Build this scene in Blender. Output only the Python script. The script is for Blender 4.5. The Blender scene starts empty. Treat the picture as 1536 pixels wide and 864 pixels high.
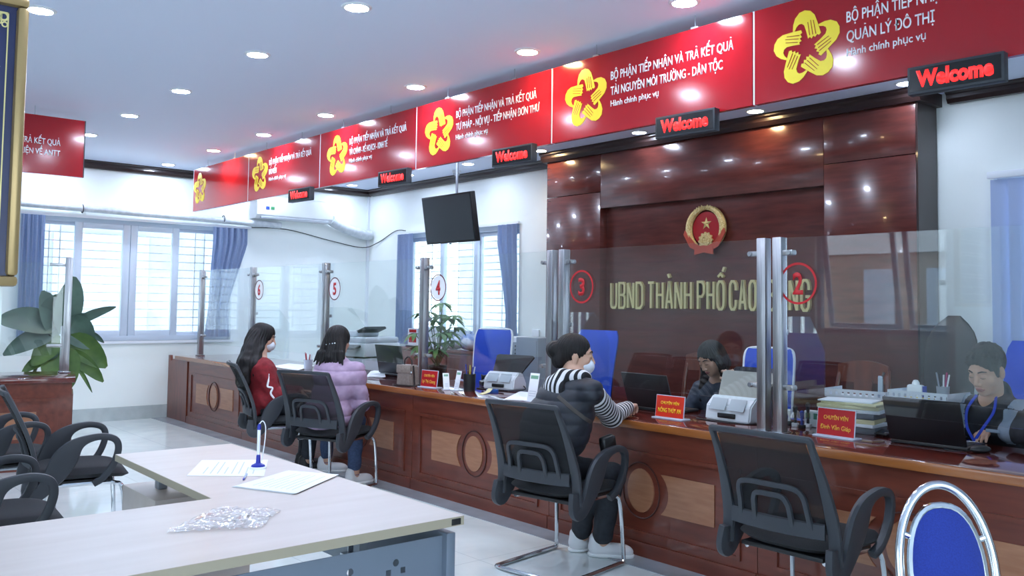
import bpy, bmesh, math, random
import numpy as np
from mathutils import Vector, Matrix, Euler, Quaternion
random.seed(7)
SC = bpy.context.scene
COL = SC.collection
PI = math.pi

# ------------------------------------------------------------------ camera
FPX, YAW, PITCH, ROLL, PPY, CAMH = 1334.25, .706222, .0554888, .0132944, 384.2, 1.44
_f = Vector((-math.cos(YAW)*math.cos(PITCH), math.sin(YAW)*math.cos(PITCH), math.sin(PITCH)))
_r = Vector((math.sin(YAW), math.cos(YAW), 0)); _u = _r.cross(_f)
_c, _s = math.cos(ROLL), math.sin(ROLL)
RT, UP, FW = _c*_r + _s*_u, -_s*_r + _c*_u, _f
cam = bpy.data.cameras.new('camera'); cam_ob = bpy.data.objects.new('camera', cam); COL.objects.link(cam_ob)
cam.sensor_width = 36; cam.lens = FPX*36/1536; cam.shift_y = -(432-PPY)/1536; cam.clip_start = .05
mw = Matrix((RT, UP, -FW)).transposed().to_4x4(); mw.translation = (0, 0, CAMH)
cam_ob.matrix_world = mw
SC.camera = cam_ob
def at(px, py, x=None, y=None, z=None):
    "the point of the room where the line of sight through a photo pixel meets a known plane"
    d = RT*((px-768)/FPX) + UP*(-(py-PPY)/FPX) + FW
    if x is not None: t = x/d.x
    elif y is not None: t = y/d.y
    else: t = (z-CAMH)/d.z
    return Vector((0, 0, CAMH)) + d*t

# ------------------------------------------------------------------ world, exposure
SC.view_settings.view_transform = 'Standard'; SC.view_settings.look = 'None'
SC.view_settings.gamma = 1; SC.view_settings.use_curve_mapping = False
SC.view_settings.exposure = 0.32
SKY = 4.6; LAMP = 235.0
w = bpy.data.worlds.new('sky'); SC.world = w; w.use_nodes = True
bg = w.node_tree.nodes['Background']; bg.inputs[0].default_value = (.76, .89, 1, 1); bg.inputs[1].default_value = SKY
SC.cycles.use_denoising = True
SC.cycles.max_bounces = 10; SC.cycles.transparent_max_bounces = 24; SC.cycles.glossy_bounces = 5
SC.cycles.sample_clamp_indirect = 6; SC.cycles.caustics_reflective = False; SC.cycles.caustics_refractive = False
ZC = 3.09          # ceiling height
XL, YB, YF, XR = -11.25, 6.83, -3.2, 2.6

# ------------------------------------------------------------------ materials
def lin(c):
    if isinstance(c, str):
        c = [int(c[i:i+2], 16)/255 for i in (0, 2, 4)]
    return tuple((x/12.92 if x <= .04045 else ((x+.055)/1.055)**2.4) for x in c) + (1,)
MATS = {}
def pm(name, col, rough=.5, metal=0, coat=0, emis=None, es=0, alpha=1, spec=.5, sheen=0):
    if name in MATS: return MATS[name]
    m = bpy.data.materials.new(name); m.use_nodes = True
    b = m.node_tree.nodes['Principled BSDF']
    b.inputs['Base Color'].default_value = lin(col); b.inputs['Roughness'].default_value = rough
    b.inputs['Metallic'].default_value = metal; b.inputs['Coat Weight'].default_value = coat
    b.inputs['Coat Roughness'].default_value = .06; b.inputs['Alpha'].default_value = alpha
    b.inputs['Specular IOR Level'].default_value = spec
    if sheen: b.inputs['Sheen Weight'].default_value = sheen
    if emis: b.inputs['Emission Color'].default_value = lin(emis); b.inputs['Emission Strength'].default_value = es
    MATS[name] = m; return m
def nodes(m): return m.node_tree.nodes, m.node_tree.links, m.node_tree.nodes['Principled BSDF']
def noise_col(m, c1, c2, scale=(1, 1, 1), ns=5, detail=4, lo=.3, hi=.7, bump=0, coord='Object', rough=None):
    n, l, b = nodes(m)
    tc = n.new('ShaderNodeTexCoord'); mp = n.new('ShaderNodeMapping'); mp.inputs['Scale'].default_value = scale
    nz = n.new('ShaderNodeTexNoise'); nz.inputs['Scale'].default_value = ns; nz.inputs['Detail'].default_value = detail
    cr = n.new('ShaderNodeValToRGB'); cr.color_ramp.elements[0].position = lo; cr.color_ramp.elements[1].position = hi
    cr.color_ramp.elements[0].color = lin(c1); cr.color_ramp.elements[1].color = lin(c2)
    l.new(tc.outputs[coord], mp.inputs[0]); l.new(mp.outputs[0], nz.inputs['Vector'])
    l.new(nz.outputs[0], cr.inputs[0]); l.new(cr.outputs[0], b.inputs['Base Color'])
    if bump:
        bp = n.new('ShaderNodeBump'); bp.inputs['Strength'].default_value = bump; bp.inputs['Distance'].default_value = .01
        l.new(nz.outputs[0], bp.inputs['Height']); l.new(bp.outputs[0], b.inputs['Normal'])
    return m
def glass(name, tint=(.93, .975, .965), refl=1.0, ior=1.5):
    if name in MATS: return MATS[name]
    m = bpy.data.materials.new(name); m.use_nodes = True; n, l = m.node_tree.nodes, m.node_tree.links
    for x in list(n): n.remove(x)
    o = n.new('ShaderNodeOutputMaterial'); t = n.new('ShaderNodeBsdfTransparent'); g = n.new('ShaderNodeBsdfGlossy')
    t.inputs[0].default_value = tint + (1,); g.inputs['Roughness'].default_value = .01; g.inputs[0].default_value = (refl, refl, refl, 1)
    fr = n.new('ShaderNodeFresnel'); ge = n.new('ShaderNodeNewGeometry'); ma = n.new('ShaderNodeMapRange')
    ma.inputs['To Min'].default_value = ior; ma.inputs['To Max'].default_value = 1/ior; l.new(ge.outputs['Backfacing'], ma.inputs['Value']); l.new(ma.outputs[0], fr.inputs[0]); mx = n.new('ShaderNodeMixShader')
    l.new(fr.outputs[0], mx.inputs[0]); l.new(t.outputs[0], mx.inputs[1]); l.new(g.outputs[0], mx.inputs[2]); l.new(mx.outputs[0], o.inputs[0])
    MATS[name] = m; return m
def sheer(name, col, op, rough=.8):
    "woven or film material that lets part of the view through"
    if name in MATS: return MATS[name]
    m = pm(name, col, rough); n, l, b = nodes(m)
    t = n.new('ShaderNodeBsdfTransparent'); mx = n.new('ShaderNodeMixShader'); mx.inputs[0].default_value = op
    o = n['Material Output']; l.new(t.outputs[0], mx.inputs[1]); l.new(b.outputs[0], mx.inputs[2]); l.new(mx.outputs[0], o.inputs[0])
    return m
WOODP = noise_col(pm('panel_wood', '5e2b25', .22, coat=.35), '4c241f', '63302a', (1.2, 1.2, 9), 3, 5, bump=.02)
WOODC = noise_col(pm('counter_wood', '6e3526', .28, coat=.3), '5c2a1e', '773a2a', (9, 9, 1.4), 2.5, 5)
WOODH = noise_col(pm('counter_wood_flat', '6e3526', .28, coat=.3), '5c2a1e', '773a2a', (1.2, 9, 9), 2.5, 5)
WOODT = noise_col(pm('counter_top_wood', '5e1f16', .10, coat=.7), '531a12', '6a271b', (1, 10, 10), 2, 5)
WOODE = noise_col(pm('counter_edge_wood', '9a5a2c', .25, coat=.4), '8a4c24', 'a4632f', (1, 12, 12), 2, 4)
INLAY = noise_col(pm('inlay_wood', '9c6a4c', .35, coat=.2), '936043', 'a67456', (2, 2, 14), 3, 4)
DESK = noise_col(pm('light_desk_wood', 'c9bdb4', .34), 'c3b6ae', 'cbbfb8', (8, .8, 8), 2, 3)
DESKE = pm('desk_edge_band', 'a69a85', .45)
DARKW = pm('dark_moulding', '2c1c1a', .35, coat=.2)
WALL = noise_col(pm('wall_paint', 'f0f6f4', .75), 'eef4f2', 'f2f8f6', ns=2)
CEIL = pm('ceiling_paint', 'e2eafc', .8)
WHITE = pm('white_plastic', 'e8ecf0', .35)
PVC = pm('white_window_frame', 'c9d5e4', .35)
BLACKP = pm('black_plastic', '17181b', .45)
DGREY = pm('dark_grey_plastic', '33363c', .5)
CHROME = pm('chrome', 'd5d8dc', .12, 1)
STEEL = noise_col(pm('brushed_steel', 'b4b4b6', .3, 1), 'a2a2a5', 'c4c4c6', (60, 60, 1), 4, 2)
GREYST = pm('grey_steel', '717b8a', .5, .15)
SILVER = pm('silver_panel', '9aa2ad', .35, .4)
PAPER = pm('white_paper', 'eef1f6', .8)
SIGNR = pm('red_sign_film', 'a5141f', .14, coat=.12)
REDP = pm('red_plate', 'b5131c', .35)
YEL = pm('yellow_lettering', 'f5dc2e', .4)
SWHITE = pm('white_lettering', 'f2f2f5', .4)
GOLD = pm('gold_frame', 'a98f62', .3, .5)
GOLDY = pm('pale_gold', 'd8c98a', .35, .3)
NAVY = pm('navy_board', '1b2350', .3)
BLUEF = noise_col(pm('blue_fabric', '1f4ac2', .85, sheen=.1), '1c44b8', '2450cc', ns=200)
ROYAL = noise_col(pm('royal_blue_fabric', '17308f', .8, sheen=.3), '142b86', '1b379b', ns=250)
SEATF = noise_col(pm('black_seat_fabric', '1c1e22', .9), '17181b', '24262b', ns=300, bump=.1)
MESHF = sheer('black_mesh_fabric', '15161a', .66)
GLASSP = glass('partition_glass', (.962, .984, .98))
GLASSW = glass('window_glass', (.97, .985, .99))
TRIMW = pm('white_trim', 'e6ebf2', .4)

# ------------------------------------------------------------------ mesh builder
class MB:
    def __init__(self): self.bm = bmesh.new()
    def add(self, vs, fs):
        v = [self.bm.verts.new(p) for p in vs]
        for f in fs:
            try: self.bm.faces.new([v[i] for i in f])
            except ValueError: pass
        return self
    def box(self, x0, x1, y0, y1, z0, z1, bev=0, rot=None, pivot=None, seg=2):
        b = bmesh.new(); bmesh.ops.create_cube(b, size=1)
        for v in b.verts:
            v.co = Vector(((x0+x1)/2+v.co.x*(x1-x0), (y0+y1)/2+v.co.y*(y1-y0), (z0+z1)/2+v.co.z*(z1-z0)))
        if bev: bmesh.ops.bevel(b, geom=list(b.edges), offset=bev, segments=seg, affect='EDGES', profile=.5)
        if rot is not None:
            p = Vector(pivot) if pivot is not None else Vector(((x0+x1)/2, (y0+y1)/2, (z0+z1)/2))
            for v in b.verts: v.co = p + rot @ (v.co-p)
        return self.take(b)
    def take(self, b):
        idx = {v: self.bm.verts.new(v.co) for v in b.verts}
        for f in b.faces: self.bm.faces.new([idx[v] for v in f.verts])
        b.free(); return self
    def tube(self, pts, r, n=10, closed=False, flat=None, up=(0, 0, 1)):
        "sweep; r a number or list; flat=(a,b) gives a flattened section (a along the side, b along up), numbers or lists"
        P = [Vector(p) for p in pts]; N = len(P); rings = []
        T = []
        for i in range(N):
            a = P[(i-1) % N] if (closed or i > 0) else P[i]; b = P[(i+1) % N] if (closed or i < N-1) else P[i]
            t = (b-a); T.append(t.normalized() if t.length > 1e-9 else Vector((0, 0, 1)))
        nrm = Vector(up) - T[0]*T[0].dot(Vector(up))
        if nrm.length < 1e-3: nrm = T[0].orthogonal()
        nrm.normalize()
        for i in range(N):
            if i:
                if flat is not None:
                    q = Vector(up) - T[i]*T[i].dot(Vector(up))
                    nrm = q.normalized() if q.length > 1e-3 else (nrm - T[i]*T[i].dot(nrm)).normalized()
                else: nrm = (nrm - T[i]*T[i].dot(nrm)).normalized()
            s = T[i].cross(nrm)
            if flat is not None:
                a = flat[0][i] if isinstance(flat[0], (list, tuple)) else flat[0]; b = flat[1][i] if isinstance(flat[1], (list, tuple)) else flat[1]
            else: a = b = r[i] if isinstance(r, (list, tuple)) else r
            ring = []
            for k in range(n):
                an = 2*PI*k/n; c, si = math.cos(an), math.sin(an)
                if flat is not None:
                    c = math.copysign(abs(c)**.5, c); si = math.copysign(abs(si)**.5, si)
                ring.append(self.bm.verts.new(P[i] + s*(a*c) + nrm*(b*si)))
            rings.append(ring)
        M = N if closed else N-1
        for i in range(M):
            A, B = rings[i], rings[(i+1) % N]
            for k in range(n): self.bm.faces.new([A[k], A[(k+1) % n], B[(k+1) % n], B[k]])
        if not closed:
            self.bm.faces.new(list(reversed(rings[0]))); self.bm.faces.new(rings[-1])
        return self
    def cyl(self, p0, p1, r, r2=None, n=16): return self.tube([p0, p1], [r, r if r2 is None else r2], n)
    def prism(self, poly, o, u, v, w):
        "closed 2-D outline in the plane (o,u,v), pushed by vector w"
        o, u, v, w = Vector(o), Vector(u), Vector(v), Vector(w)
        ar = sum(poly[i][0]*poly[(i+1) % len(poly)][1]-poly[(i+1) % len(poly)][0]*poly[i][1] for i in range(len(poly)))
        if (u.cross(v).dot(w) > 0) != (ar > 0): poly = list(reversed(poly))
        a = [self.bm.verts.new(o+u*x+v*y) for x, y in poly]; b = [self.bm.verts.new(o+u*x+v*y+w) for x, y in poly]; n = len(a)
        self.bm.faces.new(list(reversed(a))); self.bm.faces.new(b)
        for i in range(n): self.bm.faces.new([a[i], a[(i+1) % n], b[(i+1) % n], b[i]])
        return self
    def lathe(self, prof, o=(0, 0, 0), ax=(0, 0, 1), n=24, closed=False):
        ax = Vector(ax).normalized(); e = ax.orthogonal().normalized(); g = ax.cross(e); o = Vector(o); rings = []
        for r, h in prof:
            rings.append([self.bm.verts.new(o+ax*h+e*(max(r, 1e-4)*math.cos(2*PI*k/n))+g*(max(r, 1e-4)*math.sin(2*PI*k/n))) for k in range(n)])
        for i in range(len(rings)-1 + (1 if closed else 0)):
            A, B = rings[i], rings[(i+1) % len(rings)]
            for k in range(n): self.bm.faces.new([A[k], A[(k+1) % n], B[(k+1) % n], B[k]])
        if not closed:
            self.bm.faces.new(list(reversed(rings[0]))); self.bm.faces.new(rings[-1])
        return self
    def ell(self, c, r, rot=None, u=16, v=10):
        b = bmesh.new(); bmesh.ops.create_uvsphere(b, u_segments=u, v_segments=v, radius=1)
        for x in b.verts:
            p = Vector((x.co.x*r[0], x.co.y*r[1], x.co.z*r[2])); x.co = Vector(c) + (rot @ p if rot is not None else p)
        return self.take(b)
    def grid(self, fn, nu, nv, th=0):
        "surface fn(u,v)->(point, normal); th gives it a second skin"
        P = [[Vector(fn(i/nu, j/nv)) for j in range(nv+1)] for i in range(nu+1)]
        V = [[self.bm.verts.new(p) for p in r] for r in P]
        for i in range(nu):
            for j in range(nv): self.bm.faces.new([V[i][j], V[i+1][j], V[i+1][j+1], V[i][j+1]])
        if th:
            bm2 = self.bm; W = []
            for i in range(nu+1):
                row = []
                for j in range(nv+1):
                    du = P[min(i+1, nu)][j]-P[max(i-1, 0)][j]; dv = P[i][min(j+1, nv)]-P[i][max(j-1, 0)]
                    nn = du.cross(dv); nn = nn.normalized() if nn.length > 1e-12 else Vector((0, 0, 1))
                    row.append(bm2.verts.new(P[i][j]-nn*th))
                W.append(row)
            for i in range(nu):
                for j in range(nv): bm2.faces.new([W[i][j], W[i][j+1], W[i+1][j+1], W[i+1][j]])
            for i in range(nu):
                bm2.faces.new([V[i][0], W[i][0], W[i+1][0], V[i+1][0]]); bm2.faces.new([V[i][nv], V[i+1][nv], W[i+1][nv], W[i][nv]])
            for j in range(nv):
                bm2.faces.new([V[0][j], V[0][j+1], W[0][j+1], W[0][j]]); bm2.faces.new([V[nu][j], W[nu][j], W[nu][j+1], V[nu][j+1]])
        return self
    def xf(self, M):
        for v in self.bm.verts: v.co = M @ v.co
        return self
    def build(self, name, mat, parent=None, smooth=None, sub=0):
        bmesh.ops.recalc_face_normals(self.bm, faces=self.bm.faces)
        if smooth is not False:
            ang = smooth or .6
            for f in self.bm.faces: f.smooth = True
            for e in self.bm.edges:
                if len(e.link_faces) == 2 and e.calc_face_angle(0) > ang: e.smooth = False
        me = bpy.data.meshes.new(name); self.bm.to_mesh(me); self.bm.free()
        for m in (mat if isinstance(mat, (list, tuple)) else [mat]): me.materials.append(m)
        o = bpy.data.objects.new(name, me); COL.objects.link(o)
        if parent is not None: o.parent = parent
        if sub:
            md = o.modifiers.new('s', 'SUBSURF'); md.levels = md.render_levels = sub
        return o
def tag(o, label, cat, group=None):
    o['label'] = label; o['category'] = cat
    if group: o['group'] = group
    return o
def thing(name, label, cat, loc=(0, 0, 0), rz=0, group=None, rot=None):
    o = bpy.data.objects.new(name, None); COL.objects.link(o); o.empty_display_size = .1
    o.location = loc; o.rotation_euler = rot if rot is not None else (0, 0, rz)
    return tag(o, label, cat, group)
def struct(o): o['kind'] = 'structure'; return o
def part(o, label): o['label'] = label; return o
def kids(o): return [c for c in bpy.data.objects if c.parent == o]
def dup(o, loc, rz, label, group=None):
    def cp(a, par):
        c = a.copy(); COL.objects.link(c)
        if par is not None: c.parent = par
        for k in KID.get(a.name, ()): cp(k, c)
        return c
    KID = {}
    for c in bpy.data.objects:
        if c.parent: KID.setdefault(c.parent.name, []).append(c)
    r = cp(o, None); r.location = loc; r.rotation_euler = (0, 0, rz); r['label'] = label
    if group: r['group'] = group
    return r
def text(s, name, mat, parent, o, u, v, h, width=None, ext=.002, bold=0, space=1.0, align='L'):
    "lettering: cap height h, baseline start o, along u, up v; width squeezes it to fit"
    c = bpy.data.curves.new('lettering', 'FONT'); c.body = s; c.size = 1; c.offset = bold; c.space_character = space; c.resolution_u = 3
    t = bpy.data.objects.new('lettering', c); COL.objects.link(t)
    bpy.context.view_layer.update()
    me = bpy.data.meshes.new_from_object(t.evaluated_get(bpy.context.evaluated_depsgraph_get()))
    bpy.data.objects.remove(t); bpy.data.curves.remove(c)
    u, v, o = Vector(u).normalized(), Vector(v).normalized(), Vector(o); w = u.cross(v)
    xs = [p.co.x for p in me.vertices]; x0, x1 = min(xs), max(xs); k = h/.69
    kx = k if width is None else width/(x1-x0)
    off = {'L': -x0, 'C': -(x0+x1)/2, 'R': -x1}[align]
    n0 = len(me.vertices)
    for p in me.vertices: p.co = o + u*((p.co.x+off)*kx) + v*(p.co.y*k) + w*.0005
    me.update()
    b = bmesh.new(); b.from_mesh(me); bpy.data.meshes.remove(me)
    if ext:
        g = bmesh.ops.extrude_face_region(b, geom=list(b.faces))
        for x in g['geom']:
            if isinstance(x, bmesh.types.BMVert): x.co += w*ext
    m = MB(); m.bm.free(); m.bm = b
    return m.build(name, mat, parent, smooth=False)
def circ(r, n=32, rx=None): return [(r*math.cos(2*PI*i/n), (rx or r)*math.sin(2*PI*i/n)) for i in range(n)]
def ringmesh(m, o, u, v, w, r0, r1, n=40):
    o, u, v, w = Vector(o), Vector(u), Vector(v), Vector(w)
    def P(r, i, k): a = 2*PI*i/n; return o+u*(r*math.cos(a))+v*(r*math.sin(a))+w*k
    vs = [P(r, i, k) for k in (0, 1) for r in (r0, r1) for i in range(n)]
    fs = []
    for i in range(n):
        j = (i+1) % n
        fs += [(i, j, n+j, n+i), (2*n+i, 3*n+i, 3*n+j, 2*n+j), (n+i, n+j, 3*n+j, 3*n+i), (i, 2*n+i, 2*n+j, j)]
    return m.add(vs, fs)
def smooth_path(pts, k=6, closed=False):
    P = [Vector(p) for p in pts]; n = len(P); out = []
    rng = n if closed else n-1
    for i in range(rng):
        a = P[(i-1) % n] if closed or i > 0 else P[i]; b = P[i]; c = P[(i+1) % n]; d = P[(i+2) % n] if closed or i+2 < n else c
        for j in range(k):
            t = j/k
            out.append(.5*((2*b)+(c-a)*t+(2*a-5*b+4*c-d)*t*t+(3*b-a-3*c+d)*t**3))
    if not closed: out.append(P[-1])
    return out
# ================================================================== THE ROOM
T = .22
def tiles(m, c1, c2, size, grout, rough):
    n, l, b = nodes(m)
    tc = n.new('ShaderNodeTexCoord'); br = n.new('ShaderNodeTexBrick'); br.offset = 0; br.inputs['Scale'].default_value = 1
    br.inputs['Brick Width'].default_value = size; br.inputs['Row Height'].default_value = size; br.inputs['Mortar Size'].default_value = .0025
    br.inputs['Mortar'].default_value = lin(grout)
    nz = n.new('ShaderNodeTexNoise'); nz.inputs['Scale'].default_value = 2.2; nz.inputs['Detail'].default_value = 6; nz.inputs['Distortion'].default_value = 1.5
    cr = n.new('ShaderNodeValToRGB'); cr.color_ramp.elements[0].color = lin(c1); cr.color_ramp.elements[1].color = lin(c2)
    cr.color_ramp.elements[0].position = .35; cr.color_ramp.elements[1].position = .7
    l.new(tc.outputs['Object'], br.inputs['Vector']); l.new(tc.outputs['Object'], nz.inputs['Vector']); l.new(nz.outputs[0], cr.inputs[0])
    l.new(cr.outputs[0], br.inputs['Color1']); l.new(cr.outputs[0], br.inputs['Color2']); l.new(br.outputs[0], b.inputs['Base Color'])
    b.inputs['Roughness'].default_value = rough; return m
FLOORM = tiles(pm('floor_tile', 'c3cfd0', .12, coat=.2), 'd6dfde', 'e3eae8', .8, 'bcc6c7', .10)
SKIRT = noise_col(pm('skirting_marble', 'b9c2c2', .25), 'b0b9ba', 'c2cbcb', ns=6)
STRIP = noise_col(pm('grey_border_tile', '8d949c', .2), '878e96', '969da5', ns=5)
struct(MB().box(XL-T, XR+T, YF-T, YB+T, -.1, 0).build('floor', FLOORM))
struct(MB().box(XL-T, XR+T, YF-T, YB+T, ZC, ZC+.1).build('ceiling', CEIL))
def wall(name, axis, c0, c1, a0, a1, holes):
    "wall slab between c0 and c1 on its thin axis, a0..a1 along, with rectangular openings (p0,p1,z0,z1)"
    m = MB()
    def bx(p0, p1, z0, z1):
        if p1-p0 < 1e-4 or z1-z0 < 1e-4: return
        if axis == 'x': m.box(c0, c1, p0, p1, z0, z1)
        else: m.box(p0, p1, c0, c1, z0, z1)
    hs = sorted(holes); p = a0
    for (h0, h1, z0, z1) in hs:
        bx(p, h0, 0, ZC); bx(h0, h1, 0, z0); bx(h0, h1, z1, ZC); p = h1
    bx(p, a1, 0, ZC)
    return struct(m.build(name, WALL))
WL = (2.28, 4.78, .95, 2.42); WB1 = (-10.38, -7.88, 1.0, 2.41); WB2 = (-2.62, -.5, 1.0, 2.43); WF = (-6.95, -4.55, 1.12, 2.75); WR = (-2.9, 2.2, .1, 2.8); WF3 = (-4.2, -.6, .6, 2.75)  # WR and WF3 are unseen openings added to let in daylight
wall('wall_left', 'x', XL-T, XL, YF-T, YB+T, [WL])
wall('wall_back', 'y', YB, YB+T, XL, XR, [WB1, WB2])
wall('wall_front', 'y', YF-T, YF, XL, XR, [WF, WF3])
wall('wall_right', 'x', XR, XR+T, YF-T, YB+T, [WR])
struct(MB().box(XL, XL+.015, YF, YB, 0, .16).build('baseboard_left', SKIRT))
struct(MB().box(XL+.015, XR, YB-.015, YB, 0, .16).build('baseboard_back', SKIRT))
struct(MB().box(XL+.02, 0.4, 3.80, 3.985, 0, .004).build('trim_1', STRIP))
def crown(name, a, b, inward):
    prof = [(0, 0), (.05, 0), (.075, .03), (.075, .06), (.10, .075), (.10, .089), (0, .089)]
    a, b = Vector(a), Vector(b)
    return struct(MB().prism(prof, a, Vector(inward), Vector((0, 0, 1)), b-a).build(name, DARKW))
crown('trim_2', (XL, YF, 3.0), (XL, YB, 3.0), (1, 0, 0))
crown('trim_3', (XL+.1, YB, 3.0), (-7.17, YB, 3.0), (0, -1, 0))
crown('trim_4', (-2.92, YB, 3.0), (XR, YB, 3.0), (0, -1, 0))

def window(name, axis, c, hole, sashes, bars_h=0, bars_v=(), outside=1, frame=.06, dep=.08, tilt=0, louvre=None):
    "frame, sashes (> pane), steel bars; c is the inner wall face, outside the sign of the way out; local plane p,z"
    p0, p1, z0, z1 = hole
    W = lambda p, d, z: (c+outside*d, p, z) if axis == 'x' else (p, c+outside*d, z)
    def bx(m, pa, pb, da, db, za, zb, bev=0):
        a, b = W(pa, da, za), W(pb, db, zb)
        return m.box(min(a[0], b[0]), max(a[0], b[0]), min(a[1], b[1]), max(a[1], b[1]), za, zb, bev)
    root = bpy.data.objects.new(name, None); COL.objects.link(root); struct(root)
    m = MB(); d0, d1 = .06, .06+dep
    for q in ((p0, p0+frame, z0, z1), (p1-frame, p1, z0, z1), (p0+frame, p1-frame, z0, z0+frame), (p0+frame, p1-frame, z1-frame, z1)):
        bx(m, q[0], q[1], d0, d1, q[2], q[3])
    m.build('window_frame', PVC, root)
    for (s0, s1, dd, wd) in sashes:
        m = MB(); a0, a1 = z0+frame*.7, z1-frame*.7; R = None
        for q in ((s0, s0+wd, a0, a1), (s1-wd, s1, a0, a1), (s0+wd, s1-wd, a0, a0+wd), (s0+wd, s1-wd, a1-wd, a1)):
            bx(m, q[0], q[1], dd, dd+.045, q[2], q[3], .006)
        g = MB(); bx(g, s0+wd*.8, s1-wd*.8, dd+.018, dd+.026, a0+wd*.8, a1-wd*.8)
        if tilt:
            piv = Vector(W((s0+s1)/2, dd, a1)); ax = Vector((0, 1, 0)) if axis == 'x' else Vector((1, 0, 0))
            Rm = Matrix.Translation(piv) @ Matrix.Rotation(tilt, 4, ax) @ Matrix.Translation(-piv); m.xf(Rm); g.xf(Rm)
        so = m.build('sash', PVC, root); g.build('pane', GLASSW, so)
    if bars_h:
        m = MB()
        for i in range(bars_h):
            z = z0+.08+(z1-z0-.16)*i/(bars_h-1); m.cyl(W(p0, .19, z), W(p1, .19, z), .007, n=6)
        for p in bars_v: m.cyl(W(p, .19, z0), W(p, .19, z1), .009, n=6)
        m.build('steel_bars', WHITE, root)
    m = MB(); bx(m, p0-.03, p1+.03, -.035, .06, z0-.03, z0); m.build('window_sill', TRIMW, root)
    return root
window('window_1', 'x', XL, WL, [(2.33, 2.96, .115, .06), (2.87, 3.50, .065, .085), (3.505, 4.10, .065, .085), (4.03, 4.73, .115, .06)], 14, (2.62, 2.74, 3.44, 3.56, 4.35, 4.47), outside=-1)
window('window_2', 'y', YB, WB1, [(-10.32, -9.5, .11, .07), (-9.55, -8.75, .065, .075), (-8.8, -7.94, .11, .07)], 15, (-9.9, -9.3, -9.0, -8.4), outside=1)
window('window_3', 'y', YB, WB2, [(-2.56, -1.5, .065, .07), (-1.55, -.56, .11, .07)], outside=1)
window('window_4', 'y', YF, WF, [(-6.88, -5.80, .03, .07), (-5.70, -4.62, .03, .07)], outside=-1, tilt=-.16)
window('window_5', 'y', YF, WF3, [(-4.14, -2.95, .06, .07), (-2.95, -1.8, .06, .07), (-1.8, -.66, .06, .07)], outside=-1)  # unseen window added for daylight, its width set by the wall brightness
for i, z in enumerate((1.06, 2.22)): struct(MB().box(-11.0, -6.96, YF+.001, YF+.02, z-.02, z+.02).build('trim_%d' % (5+i), TRIMW))
window('window_6', 'x', XR, WR, [(-2.84, -1.15, .06, .07), (-1.15, .5, .06, .07), (.5, 2.14, .06, .07)], outside=1)  # unseen window added behind the camera to brighten walls, floor and ceiling
# outside the front windows: paved yard, boundary wall and a pale building
YARD = pm('yard_paving', '8a8f94', .8)
struct(MB().box(-16, 6, -14, YF-.25, -.25, -.15).build('ground', YARD))
r = thing('building', 'pale building across the yard, seen only mirrored in glass screen 2', 'building', (-8.5, -10.5, -.15))
MB().box(-7, 2.6, -3, 0, 0, 2.85).build('wall', pm('brown_render', 'b3a59c', .8), r)
MB().box(-7.1, 2.7, -3.1, .1, 2.85, 3.4).build('parapet', pm('white_render', 'eef1f6', .8), r)
for x in (-5.2, -3.6, -1.2, .2, 1.4): f = MB().box(x-.35, x+.35, .001, .05, 1.0, 2.5).build('window', pm('sky_glass', 'd5e2f5', .1), r)
r = thing('boundary_wall', 'low grey boundary wall with white coping, seen mirrored in glass screen 2', 'wall', (-6, -7.6, -.15))
MB().box(-1.0, 7, -.1, .1, 0, 2.05).build('wall', pm('grey_render', '7d7f8a', .8), r); MB().box(-1.05, 7, -.14, .14, 2.05, 2.14).build('coping', MATS['white_render'], r); MB().box(-1.1, -.95, -.14, .14, 0, 2.16).build('pier', MATS['white_render'], r)
# pale shuttered walls added outside to dim the sky so the bars show
r = thing('added_facade', 'pale neighbouring house wall outside the barred window', 'added wall', (-14.6, 3.2, -.15))
FAC = noise_col(pm('pale_facade', '9aa0a6', .85), '949aa0', 'a2a8ae', ns=3)
MB().box(-.2, 0, -5, 5, 0, 6).build('wall', FAC, r)
for k in range(4): MB().box(0, .04, -4.4+2.3*k, -3.0+2.3*k, .9, 2.6, .01).build('shutter', pm('white_shutter', 'a9b0b8', .7), r)
r = thing('added_facade', 'added pale wall dimming the sky outside the window behind the television', 'added wall', (-8.5, 10.2, -.15))
MB().box(-5, 5, 0, .2, 0, 6).build('wall', FAC, r)
for k in range(4): MB().box(-4.4+2.3*k, -3.0+2.3*k, -.04, 0, .9, 2.6, .01).build('shutter', MATS['white_shutter'], r)
# wall-to-wall pipe, curtain track and cable along the window wall
m = MB().tube([(XL+.09, 1.2, 2.545), (XL+.09, 2.3, 2.52), (XL+.09, 4.9, 2.485), (XL+.09, 5.4, 2.48)], .042, 12)
o = tag(m.build('insulated_pipe', noise_col(pm('pipe_wrap', 'cfd6dc', .7), 'c2cad1', 'd9dfe4', ns=20, bump=.3)), 'white wrapped pipe running along the wall above the barred window', 'pipe')
for y in (2.9, 4.6): MB().tube([Vector((XL+.09, y, 2.505))+Vector((.047*math.cos(a), 0, .047*math.sin(a))) for a in np.linspace(0, 2*PI, 14)[:-1]], .006, 6, True).box(XL+.001, XL+.05, y-.008, y+.008, 2.495, 2.515).build('pipe_clip', DGREY, o)
m = MB().tube(smooth_path([(XL+.13, 6.14, 2.60), (XL+.12, 6.32, 2.52), (XL+.12, 6.55, 2.46), (XL+.10, 6.72, 2.43), (XL+.1, 6.80, 2.44)]), .075, 12)
o = tag(m.build('duct_hose', MATS['pipe_wrap']), 'thick wrapped hose bending from the air conditioner into the room corner', 'hose')
m = MB().box(XL+.02, XL+.06, 2.25, 5.0, 2.405, 2.432).build('curtain_track', TRIMW)
tag(m, 'long white curtain track above the barred window', 'curtain track')
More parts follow.
